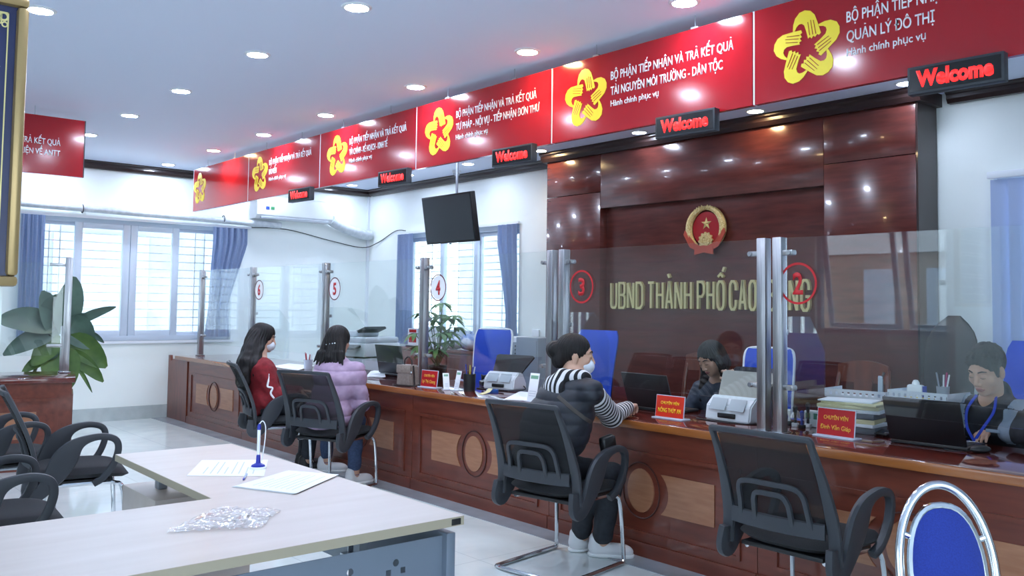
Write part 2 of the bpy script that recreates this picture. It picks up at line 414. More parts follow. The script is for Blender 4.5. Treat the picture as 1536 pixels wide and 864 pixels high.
m = MB().tube(smooth_path([(XL+.02, 4.9, 2.42), (XL+.02, 5.5, 2.44), (XL+.03, 6.2, 2.32), (XL+.05, 6.7, 2.25), (XL+.3, YB-.02, 2.32), (XL+.75, YB-.02, 2.46), (XL+1.0, YB-.02, 2.45)]), .006, 6)
tag(m.build('wall_cable', BLACKP), 'thin dark cable sagging across the corner below the air conditioner', 'cable')
m = MB().box(XL+.0, XL+.03, YB-.035, YB-.0, .16, 3.0).build('corner_conduit', TRIMW); tag(m, 'slim white vertical conduit in the corner of the room', 'conduit')
# curtains
CURT = noise_col(pm('blue_grey_curtain', 'a0aec9', .85), '98a6c2', 'a8b6d0', ns=40)
for mm in (CURT,):
    n, l, b = nodes(mm); b.inputs['Transmission Weight'].default_value = 0
    tr = n.new('ShaderNodeBsdfTranslucent'); tr.inputs[0].default_value = lin('b4c2dc'); mx = n.new('ShaderNodeMixShader'); mx.inputs[0].default_value = .5
    o = n['Material Output']; l.new(b.outputs[0], mx.inputs[1]); l.new(tr.outputs[0], mx.inputs[2]); l.new(mx.outputs[0], o.inputs[0])
def curtain(name, label, P0, along, out, width, z0, z1, folds, amp, waist=None, group=None):
    along, out = Vector(along), Vector(out)
    def f(u, v):
        z = z0+(z1-z0)*v; k = 1; sh = 0
        if waist:
            zw, kw, shift = waist; d = abs(z-zw)/(z1-z0); k = kw+(1-kw)*min(1, d*1.7)**1.1; sh = shift*(1-min(1, d*1.7)**1.2)
            if z < zw: k = kw+(1-kw)*min(1, (zw-z)/(z1-z0)*1.5); sh = shift
        p = Vector(P0)+along*((u-.5)*width*k+sh)+out*(amp*math.sin(u*folds*2*PI)*(.6+.4*k)+amp*.3*math.sin(u*folds*3.3*PI+v*3))
        p.z = z; return p
    o = MB().grid(f, folds*10, 14, .004).build(name, CURT); return tag(o, label, 'curtain', group)
curtain('curtain', 'gathered blue grey curtain hanging beside the gold framed board', (XL+.09, 2.39, 0), (0, 1, 0), (1, 0, 0), .24, .98, 2.40, 5, .02)
curtain('curtain', 'blue grey curtain swept and tied back between barred window and plain wall', (XL+.09, 4.70, 0), (0, 1, 0), (1, 0, 0), .46, .99, 2.40, 6, .02, (1.35, .55, -.14))
curtain('curtain', 'straight blue grey curtain hanging behind the number 4 glass screen', (-10.22, YB-.05, 0), (1, 0, 0), (0, -1, 0), .36, .9, 2.40, 4, .015)
curtain('curtain', 'blue grey curtain pulled aside next to the dark wooden wall panel', (-8.05, YB-.05, 0), (1, 0, 0), (0, -1, 0), .34, .9, 2.40, 4, .02, (1.3, .5, .1))
o = MB().box(-10.45, -7.85, YB-.05, YB-.015, 2.40, 2.43).build('curtain_track', TRIMW); tag(o, 'white curtain track above the window behind the television', 'curtain track')
r = thing('vertical_blind', 'pale blue vertical blind with tall slats covering the window by the panel', 'blind', (-2.62, YB-.05, 0))
MB().box(-.02, 2.2, -.03, .02, 2.40, 2.45, .006).build('headrail', TRIMW, r)
SLAT = pm('blind_slat', 'a9b9dc', .8)
for i in range(17):
    a = .25; c = .055+i*.118
    m = MB().box(c-.056, c+.056, -.002, .002, .95, 2.39, rot=Matrix.Rotation(a, 3, 'Z')).build('slat', SLAT, r)

# dark wooden feature panel on the back wall
PY = 6.5
r = thing('wood_panel', 'tall glossy dark red wooden feature panel behind the clerks', 'wall panel', (-5.03, PY, 0))
X0, X1 = -7.05+5.03, -3.03+5.03; R0, R1, RZ = -6.25+5.03, -3.78+5.03, 2.435
m = MB(); g = .003
for (a, b, z0, z1) in ((X0, R0-g, 0, 2.60), (X0, R0-g, 2.606, 2.99), (R0, R1, RZ, 2.99), (R1+g, X1, 0, 2.60), (R1+g, X1, 2.606, 2.99)): m.box(a, b, 0, .12, z0, z1, .002)
m.build('panel_face', WOODP, r)
MB().box(R0-.01, R1+.01, .10, .14, 0, RZ+.01).build('recessed_board', WOODP, r)
MB().box(X0+.01, X1-.004, .14, YB-PY-.016, .162, 2.99).build('panel_core', DARKW, r)
MB().box(X1-.004, X1+.012, .0, YB-PY-.016, .162, 2.99).build('side_board', DARKW, r)
prof = [(0, 0), (-.03, 0), (-.055, .035), (-.055, .06), (-.08, .075), (-.08, .098), (0, .098)]
MB().prism(prof, (X0-.05, 0, 2.99), (0, 1, 0), (0, 0, 1), (X1-X0+.1, 0, 0)).box(X0-.05, X1+.05, 0, YB-PY-.002, 2.99, 3.088).build('cornice', DARKW, r)
# gold lettering on the recess
LET = pm('cream_metal_letters', 'dccf97', .3, .35)
r = thing('wall_lettering', 'raised cream gold block letters on the wooden panel below the emblem', 'lettering', (-5.04, PY+.1, 1.42))
words_ = [(s_, at(a_, 445, y=PY+.1).x+5.04, at(b_, 445, y=PY+.1).x+5.04) for s_, a_, b_ in (('UBND', 918, 967.5), ('THÀNH', 973.5, 1041), ('PHỐ', 1048, 1090), ('CAO', 1096, 1138), ('BẰNG', 1152, 1218))]
GL = {'U': [[(0, 1), (0, .16), (.12, .04), (.3, 0), (.7, 0), (.88, .04), (1, .16), (1, 1)]], 'N': [[(0, 0), (0, 1)], [(1, 0), (1, 1)], [(.02, 1), (.98, 0)]],
 'B': [[(0, 0), (0, .52), (.72, .52), (.97, .42), (.97, .1), (.75, 0), 0], [(0, .52), (0, 1), (.72, 1), (.93, .91), (.93, .61), (.72, .52), 0]],
 'D': [[(0, 0), (0, 1), (.65, 1), (1, .86), (1, .14), (.65, 0), 0]], 'T': [[(0, 1), (1, 1)], [(.5, 1), (.5, 0)]], 'H': [[(0, 0), (0, 1)], [(1, 0), (1, 1)], [(0, .52), (1, .52)]],
 'A': [[(0, 0), (.46, 1), (.54, 1), (1, 0)], [(.2, .26), (.8, .26)]], 'P': [[(0, 0), (0, 1)], [(0, 1), (.7, 1), (1, .88), (1, .58), (.7, .46), (0, .46), 0]],
 'O': [[(.3, 0), (.07, .1), (0, .26), (0, .74), (.07, .9), (.3, 1), (.7, 1), (.93, .9), (1, .74), (1, .26), (.93, .1), (.7, 0), 0]],
 'C': [[(1, .68), (1, .78), (.93, .91), (.7, 1), (.3, 1), (.07, .9), (0, .74), (0, .26), (.07, .1), (.3, 0), (.7, 0), (.93, .09), (1, .22), (1, .34)]],
 'G': [[(1, .68), (1, .78), (.93, .91), (.7, 1), (.3, 1), (.07, .9), (0, .74), (0, .26), (.07, .1), (.3, 0), (.7, 0), (.93, .09), (1, .2), (1, .46), (.55, .46)]]}
MK = {'À': ('A', [[(.3, 1.32), (.55, 1.18)]]), 'Ố': ('O', [[(.1, 1.17), (.5, 1.28), (.9, 1.17)], [(.85, 1.36), (1.1, 1.52)]]), 'Ằ': ('A', [[(.1, 1.28), (.3, 1.18), (.7, 1.18), (.9, 1.28)], [(.35, 1.5), (.6, 1.38)]])}
def stroke(m, P, t, o, d):
    "one thick line of a block letter, mitred at its bends; closed when it ends in 0"
    closed = P[-1] == 0; P = [Vector((p[0], p[1])) for p in P if p != 0]; n = len(P); L, R = [], []
    for i, p in enumerate(P):
        a = P[(i-1) % n] if closed or i else None; b = P[(i+1) % n] if closed or i < n-1 else None
        u = (p-a).normalized() if a is not None else (b-p).normalized(); v = (b-p).normalized() if b is not None else u
        q = Vector((-(u+v).y, (u+v).x)).normalized(); k = t/2/max(.5, q.dot(Vector((-u.y, u.x)))); L.append(p+q*k); R.append(p-q*k)
    W_ = lambda p, z: (o[0]+p.x, o[1]-z, o[2]+p.y)
    vs = [W_(p, 0) for p in L+R]+[W_(p, d) for p in L+R]; fs = []
    for i in range(n if closed else n-1):
        j = (i+1) % n; fs += [(2*n+i, 2*n+j, 3*n+j, 3*n+i), (i, n+i, n+j, j), (i, j, 2*n+j, 2*n+i), (n+i, 3*n+i, 3*n+j, n+j)]
    if not closed: fs += [(0, 2*n, 3*n, n), (n-1, 2*n-1, 4*n-1, 3*n-1)]
    m.add(vs, fs)
for wd, a, b in words_:
    m = MB(); nl = len(wd); gap = .016; lw = (b-a-gap*(nl-1))/nl; t = .024; H_ = .27
    for k, chh in enumerate(wd):
        base, extra = MK.get(chh, (chh, [])); x0 = a+k*(lw+gap)
        for ks, st_ in enumerate(GL[base]+extra): stroke(m, [p if p == 0 else (x0+t/2+p[0]*(lw-t), t/2+p[1]*(H_-t)) for p in st_], t if st_ not in extra else .022, (0, 0, 0), .03+.0012*ks)
    m.build('word', LET, r, smooth=False)
# state emblem
r = thing('round_emblem', 'round red and gold emblem with star mounted on the wooden panel', 'emblem', (-4.985, PY+.085, 2.155)); r.scale = (.8, .8, .8)
EG = noise_col(pm('emblem_gold', 'd6bf80', .4, .25), 'b99a58', 'e3d29a', ns=60, bump=.4)
ER = pm('emblem_red', 'a3161f', .35)
U, V, W3 = Vector((1, 0, 0)), Vector((0, 0, 1)), Vector((0, -1, 0))
MB().prism(circ(.19, 40), (0, .0, .01), U, V, W3*.02).build('red_disc', ER, r)
m = MB()                                  # two sheaves of rice around the disc
for s in (-1, 1):
    pts = [(s*.235*math.cos(a), -.03, .01+.235*math.sin(a)-.0) for a in np.linspace(-1.0, PI/2-.02, 18)]
    m.tube(pts, .03, 8, flat=(.022, [.028+.02*math.sin(min(1, k/17)*PI)**.6 for k in range(18)]), up=(0, -1, 0)) if False else m.tube(pts, [.022+.02*math.sin(k/17*PI*.9+.25) for k in range(18)], 8)
    for k in range(16):
        a = -.9+k*.155; c = Vector((s*.245*math.cos(a), -.055, .01+.245*math.sin(a)))
        m.ell(c, (.012, .01, .026), Matrix.Rotation(s*(PI/2-a)*-1+s*.5, 3, 'Y'), 8, 6)
m.build('rice_wreath', EG, r)
st = [((.075 if i % 2 == 0 else .03)*math.sin(PI*i/5), (.075 if i % 2 == 0 else .03)*math.cos(PI*i/5)) for i in range(10)]
m = MB(); o_ = Vector((0, -.022, .065)); vs = [o_+U*x+V*y for x, y in st]+[o_+W3*.03]; m.add(vs, [(i, (i+1) % 10, 10) for i in range(10)]).build('star', GOLDY, r, smooth=False)
gear = []
for i in range(48):
    rr = .085 if (i//2) % 2 else .1; a = 2*PI*i/48; gear.append((rr*math.cos(a), rr*math.sin(a)))
m = MB().prism(gear, (0, -.02, -.13), U, V, W3*.02); ringmesh(m, (0, -.04, -.13), U, V, W3*.008, .045, .065); m.build('cogwheel', EG, r)
m = MB()
for s in (-1, 1): m.prism([(s*.03, -.2), (s*.13, -.16), (s*.27, .0), (s*.29, -.05), (s*.2, -.2), (s*.1, -.245), (s*.03, -.25)], (0, -.055, 0), U, V, W3*.012)
m.prism([(-.13, -.29), (0, -.265), (.13, -.29), (.125, -.20), (0, -.185), (-.125, -.20)], (0, -.06, 0), U, V, W3*.014); m.build('ribbon', pm('emblem_ribbon', 'b0452f', .4), r)

# ceiling downlights
def downlight(i, x, y, warm, label, k=1):
    r = thing('downlight', label, 'ceiling light', (x, y, ZC))
    col, e = (('ffd9a0', .8) if warm else ('d9e7ff', 1))
    m = MB(); m.lathe([(.062, -.001), (.066, -.009), (.082, -.006), (.086, 0)], (0, 0, 0), n=28); m.build('trim_ring', WHITE, r)
    MB().lathe([(.0, -.006), (.063, -.006), (.063, -.002), (0, -.002)], n=28).build('diffuser', pm(('lamp_warm' if warm else 'lamp_cool')+'_%d' % (k*100), 'ffffff', .5, emis=col, es=LAMP*e*k), r)
ORD = ['first', 'second', 'third', 'fourth', 'fifth', 'sixth', 'seventh']
LX = [-3.0, -4.28, -5.56, -6.95, -8.2, -9.45, -10.84]
warm = {(3, 1), (5, 3), (4, 3)}
for j, y in enumerate((1.18, 2.49, 3.76, 5.03, 6.3)):
    for i, x in enumerate(LX):
        if (i, j) in ((0, 1),): pass
        wm = (i, j) in ((1, 2), (5, 2), (1, 4), (3, 4))
        if j == 0 and i not in (0, 1, 2): continue
        row = ['above the light wood desk', 'in the middle ceiling row', 'just before the hanging signs', 'just behind the hanging signs', 'along the back wall'][j]
        downlight(i, x, y, wm, '%s ceiling light, %s from the window wall %s' % ('warm' if wm else 'cool', ORD[6-i], row), (.5 if i < 3 else .7) if j == 4 else 1)
m = MB().lathe([(.055, 0), (.055, -.02), (.045, -.03)], n=24)
r = thing('dome_camera', 'small white dome camera on the ceiling beyond the red signs', 'camera', tuple(at(685, 256, z=ZC).xy)+(ZC,))
m.build('base', WHITE, r); MB().ell((0, 0, -.032), (.04, .04, .04)).build('dome', pm('dome_shell', 'b8bcc4', .1), r)
# television on a ceiling pole
r = thing('television', 'black wall television tilted down on a ceiling pole over the window', 'television', (-6.92, 5.1, 2.27))
Rt = Matrix.Rotation(.16, 3, 'X')
def tb(m, x0, x1, y0, y1, z0, z1, b=.006): return m.box(x0, x1, y0, y1, z0, z1, b, rot=Rt, pivot=(0, 0, 0))
tb(MB(), -.40, .40, -.02, .035, -.235, .235).build('housing', BLACKP, r)
tb(MB(), -.385, .385, -.023, -.019, -.215, .222, 0).build('screen', pm('tv_screen', '3a4047', .25), r)
tb(MB(), -.22, .22, .035, .075, -.14, .14).build('back_cover', BLACKP, r)
tb(MB(), -.02, .02, -.024, -.018, -.245, -.228, .002).build('sensor', SILVER, r)
MB().cyl((-.02, .10, .05), (-.02, .10, ZC-2.27), .013, n=10).box(-.07, .03, .06, .11, -.05, .06, .004).box(-.07, .03, .05, .15, ZC-2.282, ZC-2.27).build('mount_pole', SILVER, r)
# air conditioner
r = thing('air_conditioner', 'white wall air conditioner under the ceiling beside the pipe', 'air conditioner', (XL, 5.56, 2.70))
prof = [(0, -.15), (.17, -.15), (.215, -.10), (.225, .02), (.205, .13), (.17, .15), (0, .15)]
MB().prism(prof, (0, -.56, 0), (1, 0, 0), (0, 0, 1), (0, 1.12, 0)).build('body', WHITE, r)
MB().box(.15, .214, -.50, .50, -.149, -.115, .006, rot=Matrix.Rotation(.3, 3, 'Y')).build('louvre_flap', pm('ac_flap', 'c2c9d2', .4), r)
MB().box(.218, .226, -.44, -.39, -.03, .01).build('sticker', pm('blue_sticker', '2b4a9a', .5), r); MB().box(.218, .226, -.37, -.32, -.03, .01).build('sticker', pm('green_sticker', '3d8a5a', .5), r)
m = MB().box(-7.62, -7.50, YB-.02, YB-.001, 1.05, 1.17, .004).build('wall_switch', WHITE); tag(m, 'white square wall switch right of the curtained window', 'switch')

# ================================================================== HANGING SIGNS
SY = 3.963
def join(ms, name, mats, par):
    "several builders as ONE mesh, one material each"
    a = ms[0]
    for k, b in enumerate(ms[1:], 1):
        idx = {v: a.bm.verts.new(v.co) for v in b.bm.verts}
        for f in b.bm.faces: a.bm.faces.new([idx[v] for v in f.verts]).material_index = k
        b.bm.free()
    return a.build(name, mats, par)
def logo(m, o, u, v, w, R):
    A = [(-.40, .50), (-.385, .68), (-.33, .84), (-.2, .97), (-.04, 1.0), (.12, .95), (.24, .82), (.33, .58), (.42, .30), (.36, .25), (.31, .29), (.25, .22), (.2, .27), (.15, .2), (.10, .26), (.05, .22), (.0, .42), (-.06, .60), (-.14, .66), (-.22, .66), (-.29, .60), (-.345, .50)]
    sl = [[(.18, .30), (.12, .70), (.135, .70), (.20, .30)], [(.27, .30), (.20, .68), (.215, .68), (.29, .30)], [(.09, .30), (.04, .66), (.055, .66), (.11, .30)]]
    for k in range(5):
        a = -2*PI*k/5; c, s = math.cos(a), math.sin(a)
        rot = lambda P: [(R*(x*c-y*s), R*(x*s+y*c)) for x, y in P]
        m[0].prism(rot(A), o, u, v, Vector(w)*.003)
        for q in sl: m[1].prism(rot(q), Vector(o)+Vector(w)*.003, u, v, Vector(w)*.0012)
XB = [-10.54, -8.99, -7.42, -5.84, -4.262, -2.704, -1.13]
SG = [('', '', ''), ('BỘ PHẬN TIẾP NHẬN VÀ TRẢ KẾT QUẢ', 'BẢO HIỂM', ''), ('BỘ PHẬN TIẾP NHẬN VÀ TRẢ KẾT QUẢ', 'TÀI CHÍNH - KẾ HOẠCH - KINH TẾ', ''),
      ('BỘ PHẬN TIẾP NHẬN VÀ TRẢ KẾT QUẢ', 'TƯ PHÁP - NỘI VỤ - TIẾP NHẬN ĐƠN THƯ', ''), ('BỘ PHẬN TIẾP NHẬN VÀ TRẢ KẾT QUẢ', 'TÀI NGUYÊN MÔI TRƯỜNG - DÂN TỘC', ''), ('BỘ PHẬN TIẾP NHẬN VÀ TRẢ KẾT QUẢ', 'QUẢN LÝ ĐÔ THỊ', '')]
SL = ['red hanging sign with only a gold star logo, nearest the window wall', 'red hanging sign with the short second line BẢO HIỂM', 'red hanging sign reading TÀI CHÍNH in its second line', 'red hanging sign reading TƯ PHÁP in its second line', 'red hanging sign reading TÀI NGUYÊN MÔI TRƯỜNG in its second line', 'red hanging sign reading QUẢN LÝ ĐÔ THỊ in its second line']
LOGOX = [(300, 283), (390, 262), (506, 234), (659, 198), (879, 147), (1210, 71)]
LINE2W = [0, .17, .62, .93, .83, .42]
for i in range(6):
    x0, x1 = XB[i]+.008, XB[i+1]-.008
    r = thing('hanging_sign', SL[i], 'sign', ((x0+x1)/2, SY, 2.51), group='red signs hanging over the counter'); hw = (x1-x0)/2
    MB().box(-hw, hw, 0, .03, 0, .50).build('sign_panel', SIGNR, r)
    MB().box(-hw-.008, -hw, -.002, .03, 0, .50).build('edge_strip', TRIMW, r)
    lc = at(*LOGOX[i], y=SY); lx, lz = lc.x-(x0+x1)/2, lc.z-2.51
    m = [MB(), MB()]; logo(m, (lx, 0, lz), (1, 0, 0), (0, 0, 1), (0, -1, 0), .19)
    join(m, 'star_logo', [YEL, SIGNR], r)
    a, b, _ = SG[i]
    if a:
        tx = lx+.215
        for (s, z, h, wd) in ((a, lz+.075, .052, .90), (b, lz-.02, .052, LINE2W[i]), ('Hành chính phục vụ', lz-.09, .036, .38)):
            text(s, 'lettering', SWHITE, r, (tx, 0, z), (1, 0, 0), (0, 0, 1), h, wd, .002, .009)
    for q in (-.5, .5): MB().tube([(q*hw, .015, .50), (q*hw, .015, .58)], .002, 6).box(q*hw-.025, q*hw+.025, .005, .025, .497, .512).build('hanger_hook', SILVER, r)
r = thing('hanging_sign', 'red hanging sign over the counter by the big leafed plant, ending KẾT QUẢ', 'sign', (-8.36, 1.37, 2.51)); hw = .79
MB().box(-.015, .015, -hw, hw, 0, .5).build('sign_panel', SIGNR, r)
MB().box(-.017, .017, hw, hw+.008, 0, .5).build('edge_strip', DGREY, r)
text('BỘ PHẬN TIẾP NHẬN VÀ TRẢ KẾT QUẢ', 'lettering', SWHITE, r, (.015, .60, .255), (0, 1, 0), (0, 0, 1), .050, .86, .002, .009, align='R')
text('CÁC LĨNH VỰC CÓ ĐIỀU KIỆN VỀ ANTT', 'lettering', SWHITE, r, (.015, .60, .165), (0, 1, 0), (0, 0, 1), .048, .86, .002, .009, align='R')
m = [MB(), MB()]; logo(m, (.015, -.56, .22), (0, 1, 0), (0, 0, 1), (1, 0, 0), .19); join(m, 'star_logo', [YEL, SIGNR], r)
for q in (-.5, .5): MB().tube([(0, q*hw, .495), (0, q*hw, .58)], .002, 6).build('hanger_hook', SILVER, r)
# LED message boxes hanging under the signs
LEDR = pm('red_led', '3a0508', .5, emis='ff2222', es=2.2)
LEDP = [((432, 289), (465, 302)), ((567, 262), (609, 283)), ((738, 228), (796, 251)), (985, 179), (1367, 105)]
LB = ['under the BẢO HIỂM sign', 'under the TÀI CHÍNH sign', 'under the TƯ PHÁP sign', 'under the TÀI NGUYÊN sign', 'under the QUẢN LÝ ĐÔ THỊ sign']
for i, (qx, qy) in enumerate(((448, 295), (588, 271), (767, 237), (1026, 190), (1431, 117))):
    c = at(qx, qy, y=3.905).x; hw = .20
    r = thing('led_message_box', 'small black LED box glowing red %s' % LB[i], 'LED sign', (c, 3.905, 2.402), .05, group='red LED boxes over the counter')
    MB().box(-hw, hw, .0, .05, 0, .125, .004).build('case', DGREY, r)
    MB().box(-hw+.012, hw-.012, -.002, .002, .012, .113).build('face', pm('led_face', '0c0a0c', .2), r)
    text('Welcome', 'lettering', LEDR, r, (-.16, -.002, .033), (1, 0, 0), (0, 0, 1), .066, .32, .001, .05)
    for q in (-.12, .12): MB().box(q-.015, q+.015, .045, .0575, .105, .125, .002).build('bracket', DGREY, r)
# framed navy board on the pillar
BX = -3.3
struct(MB().box(-3.42, BX-.05, -.35, at(1, 500, x=BX-.05).y, 0, ZC).build('column_1', WALL))
yb = at(26, 430, x=BX).y; zb = at(26, 430, x=BX).z; zt = at(36, 0, x=BX).z+.008; ya = yb-.66
r = thing('framed_board', 'navy information board in a gold frame hung on the white pillar', 'framed board', (BX-.045, 0, 0))
MB().box(0, .03, ya+.03, yb-.03, zb+.03, zt-.03).build('backing', NAVY, r)
m = MB(); fw = .035
for q in ((ya, yb, zb, zb+fw), (ya, yb, zt-fw, zt), (ya, ya+fw, zb+fw, zt-fw), (yb-fw, yb, zb+fw, zt-fw)): m.box(0, .055, q[0], q[1], q[2], q[3], .012)
m.build('gold_frame', GOLD, r)
m = MB(); ii = fw+.022
for q in ((ya+ii, yb-ii, zb+ii, zb+ii+.004), (ya+ii, yb-ii, zt-ii-.004, zt-ii), (ya+ii, ya+ii+.004, zb+ii, zt-ii), (yb-ii-.004, yb-ii, zb+ii, zt-ii)): m.box(.03, .032, *q)
for (cy, cz, sy, sz) in ((yb-ii, zb+ii, -1, 1), (yb-ii, zt-ii, -1, -1), (ya+ii, zb+ii, 1, 1), (ya+ii, zt-ii, 1, -1)):
    for (a, b, rr) in ((.016, .016, .016), (.042, .012, .010), (.012, .042, .010), (.03, .034, .010)): ringmesh(m, (.03, cy+sy*a, cz+sz*b), (0, 1, 0), (0, 0, 1), (.003, 0, 0), rr*.6, rr, 14)
m.build('gold_line', GOLDY, r)
LT = [(.98, 'NỘI QUY TIẾP CÔNG DÂN TẠI'), (.80, 'công dân đến liên hệ'), (.77, 'giấy tờ theo quy định'), (.74, 'hướng dẫn hồ sơ và'), (.64, 'nộp hồ sơ theo thứ tự'), (.61, 'không chen lấn xô'), (.52, 'giữ gìn vệ sinh chung'), (.49, 'không hút thuốc lá'), (.40, 'ăn mặc lịch sự khi'), (.31, 'tôn trọng cán bộ và'), (.28, 'chấp hành nội quy tại'), (.19, 'phản ánh góp ý qua'), (.12, 'thực hiện nghiêm túc')]
for z, s in LT: text(s, 'lettering', GOLDY if z > .9 else SWHITE, r, (.03, yb-ii-.02, zb+z*.90), (0, 1, 0), (0, 0, 1), .023 if z > .9 else .016, .47, .001, .004, align='R')
# ================================================================== COUNTERS
R_ = math.radians
CT = .775                      # counter top height
CX0, PW = -10.56, 1.572
def inlay_poly(x0, x1, z0, z1, side, c, rx, rz):
    "rectangle whose side towards the oval is scooped out"
    zc = (z0+z1)/2; n = 10; arc = []
    for i in range(n+1):
        z = z0+(z1-z0)*i/n; arc.append((c+side*rx*math.sqrt(max(0, 1-((z-zc)/rz)**2)), z))
    return [(x0, z1), (x0, z0)]+arc if side < 0 else list(reversed([(x1, z1), (x1, z0)]+arc))
def moulding(m, o, u, v, w, x0, x1, z0, z1, t=.022, h=.012):
    for q in ((x0, x1, z0, z0+t), (x0, x1, z1-t, z1), (x0, x0+t, z0+t, z1-t), (x1-t, x1, z0+t, z1-t)):
        m.prism([(q[0], q[2]), (q[1], q[2]), (q[1], q[3]), (q[0], q[3])], o, u, v, Vector(w)*h)
def counter_unit(root, o, u, w, L):
    "one module front: carcass, moulding, two scooped inlays and an oval; u along, w outwards"
    u, w, V = Vector(u), Vector(w), Vector((0, 0, 1)); o = Vector(o)
    m = MB(); m.prism([(0.002, 0), (L-.002, 0), (L-.002, CT-.045), (.002, CT-.045)], o, u, V, w*-.04)
    b = m.build('front_board', WOODH, root)
    m = MB(); m.prism([(.003, 0), (L-.003, 0), (L-.003, .085), (.003, .085)], o, u, V, w*.014); m.build('kick_board', WOODH, root)
    m = MB()
    moulding(m, o, u, V, w, .10, L-.10, .125, .60); f = m.build('panel_moulding', WOODC, root)
    c = L/2; z0, z1 = .265, .49
    for s, a, e in ((-1, c-.52, None), (1, None, c+.52)):
        MB().prism(inlay_poly(a if s < 0 else 0, e if s > 0 else 0, z0, z1, s, c, .205, .165), o, u, V, w*.006).build('inlay', INLAY, root)
    MB().prism([(c+x, .378+y) for x, y in circ(.10, 28, .125)], o, u, V, w*.008).build('oval_inlay', INLAY, root)
    m = MB()
    n = 32; P = [o+u*(c+.14*math.cos(2*PI*i/n))+V*(.378+.16*math.sin(2*PI*i/n))+w*.004 for i in range(n)]; m.tube(P, .0045, 6, True); m.build('oval_groove', pm('groove_wood', '45201a', .4), root)
FY = 3.985
names = ['first counter unit from the window wall, beside the plain end panel', 'counter unit in front of the long haired woman in red', 'counter unit between the lilac jacket and the brown handbag', 'counter unit under the small white card stands', 'counter unit in front of the woman in the striped shirt', 'counter unit behind the empty mesh chair', 'counter unit running past the blue banquet chair']
for i in range(7):
    x0 = CX0+PW*i
    r = thing('counter_unit', 'red brown wooden '+names[i], 'counter', (x0, FY, 0), group='units of the long service counter')
    counter_unit(r, (0, 0, 0), (1, 0, 0), (0, -1, 0), PW)
    MB().box(.002, PW-.002, .04, .72, .02, .05).box(.002, .02, .04, .70, .05, CT-.045).box(PW-.02, PW-.002, .04, .70, .05, CT-.045).build('carcass', WOODH, r)
r = thing('counter_end_panel', 'plain wooden end panel closing the counter against the window wall', 'panel', (XL+.016, FY, 0))
MB().prism([(0, 0), (.66, 0), (.66, .73), (.16, .73), (.12, .705), (.07, .705), (.055, .77), (0.0, .77)], (0, 0, 0), (1, 0, 0), (0, 0, 1), (0, .03, 0)).build('board', WOODC, r)
MB().box(.625, .66, -.012, 0, 0, .72).build('stile', WOODC, r)
r = thing('worktop', 'long glossy dark red counter top carrying screens and papers', 'counter top', (0, 0, CT))
MB().box(-10.94, .45, FY-.012, 4.76, -.043, 0, .004).build('slab', WOODT, r)
MB().box(-10.94, .45, FY-.032, FY-.0121, -.044, .0005, .005).build('front_edge', WOODE, r)
# the counter below the framed board
LXF, LY = -8.29, 2.14; R0_ = math.radians(-14)
r = thing('side_counter', 'reddish wooden counter by the big leafed plant beside the pillar', 'counter', (LXF, LY, 0), R_(-14))
counter_unit(r, (0, -1.58, 0), (0, 1, 0), (1, 0, 0), 1.57)
MB().box(-.75, -.04, -.03, -.012, 0, CT-.045).box(-.75, -.04, -1.58, -1.56, 0, CT-.045).build('side_board', WOODH, r)
m = MB(); moulding(m, (-.66, -.012, 0), (1, 0, 0), (0, 0, 1), (0, 1, 0), .03, .56, .12, .62); m.build('side_moulding', WOODC, r)
MB().box(-.77, .03, -1.6, .012, CT-.045, CT, .005).build('top_slab', WOODT, r)

# ================================================================== GLASS SCREENS
GY, G0, G1 = 4.25, .93, 1.825
REDN = pm('red_number_film', 'c01822', .5); DRING = pm('dark_red_ring', '6a2a35', .5)
def post(x, y, w, d, name, side, label, z1=1.83, face=(0, -1)):
    r = thing('screen_post', label, 'post', (x, y, CT), 0, group='steel posts of the glass screens')
    MB().box(-w/2, w/2, -d/2, d/2, .008, z1-CT, .003).build('tube', STEEL, r)
    MB().box(-w/2-.015, w/2+.015, -d/2-.015, d/2+.015, 0, .008, .003).build('base_plate', CHROME, r)
    for s in side:
        for z in (1.745, 1.02):
            m = MB().box(min(s*w/2, s*(w/2+.062)), max(s*w/2, s*(w/2+.062)), -.022, .022, z-CT-.014, z-CT+.014, .004)
            m.cyl((s*(w/2+.045), -.034, z-CT), (s*(w/2+.045), .03, z-CT), .013, n=14); m.build('clamp', STEEL, r)
    return r
PX = [(-11.07, (1,), 'beside the window wall'), (-9.43, (-1, 1), 'left of the circled number 6'), (-7.77, (-1, 1), 'left of the circled number 5'), (-6.10, (-1, 1), 'left of the circled number 4'),
      (-4.545, (-1,), 'just left of its twin at number 3'), (-4.425, (1,), 'touching the circled number 3 side'), (-2.835, (-1,), 'just left of its twin at number 2'), (-2.735, (1,), 'touching the circled number 2 side'), (-1.02, (-1, 1), 'beyond the seated male clerk')]
for x, sd, lb in PX:
    xx = max(x, -10.90) if x < -10.9 else x
    w_ = .062 if x < -5 else .055
    post(xx, GY, w_, .06, 'p', sd, 'brushed steel screen post '+lb)
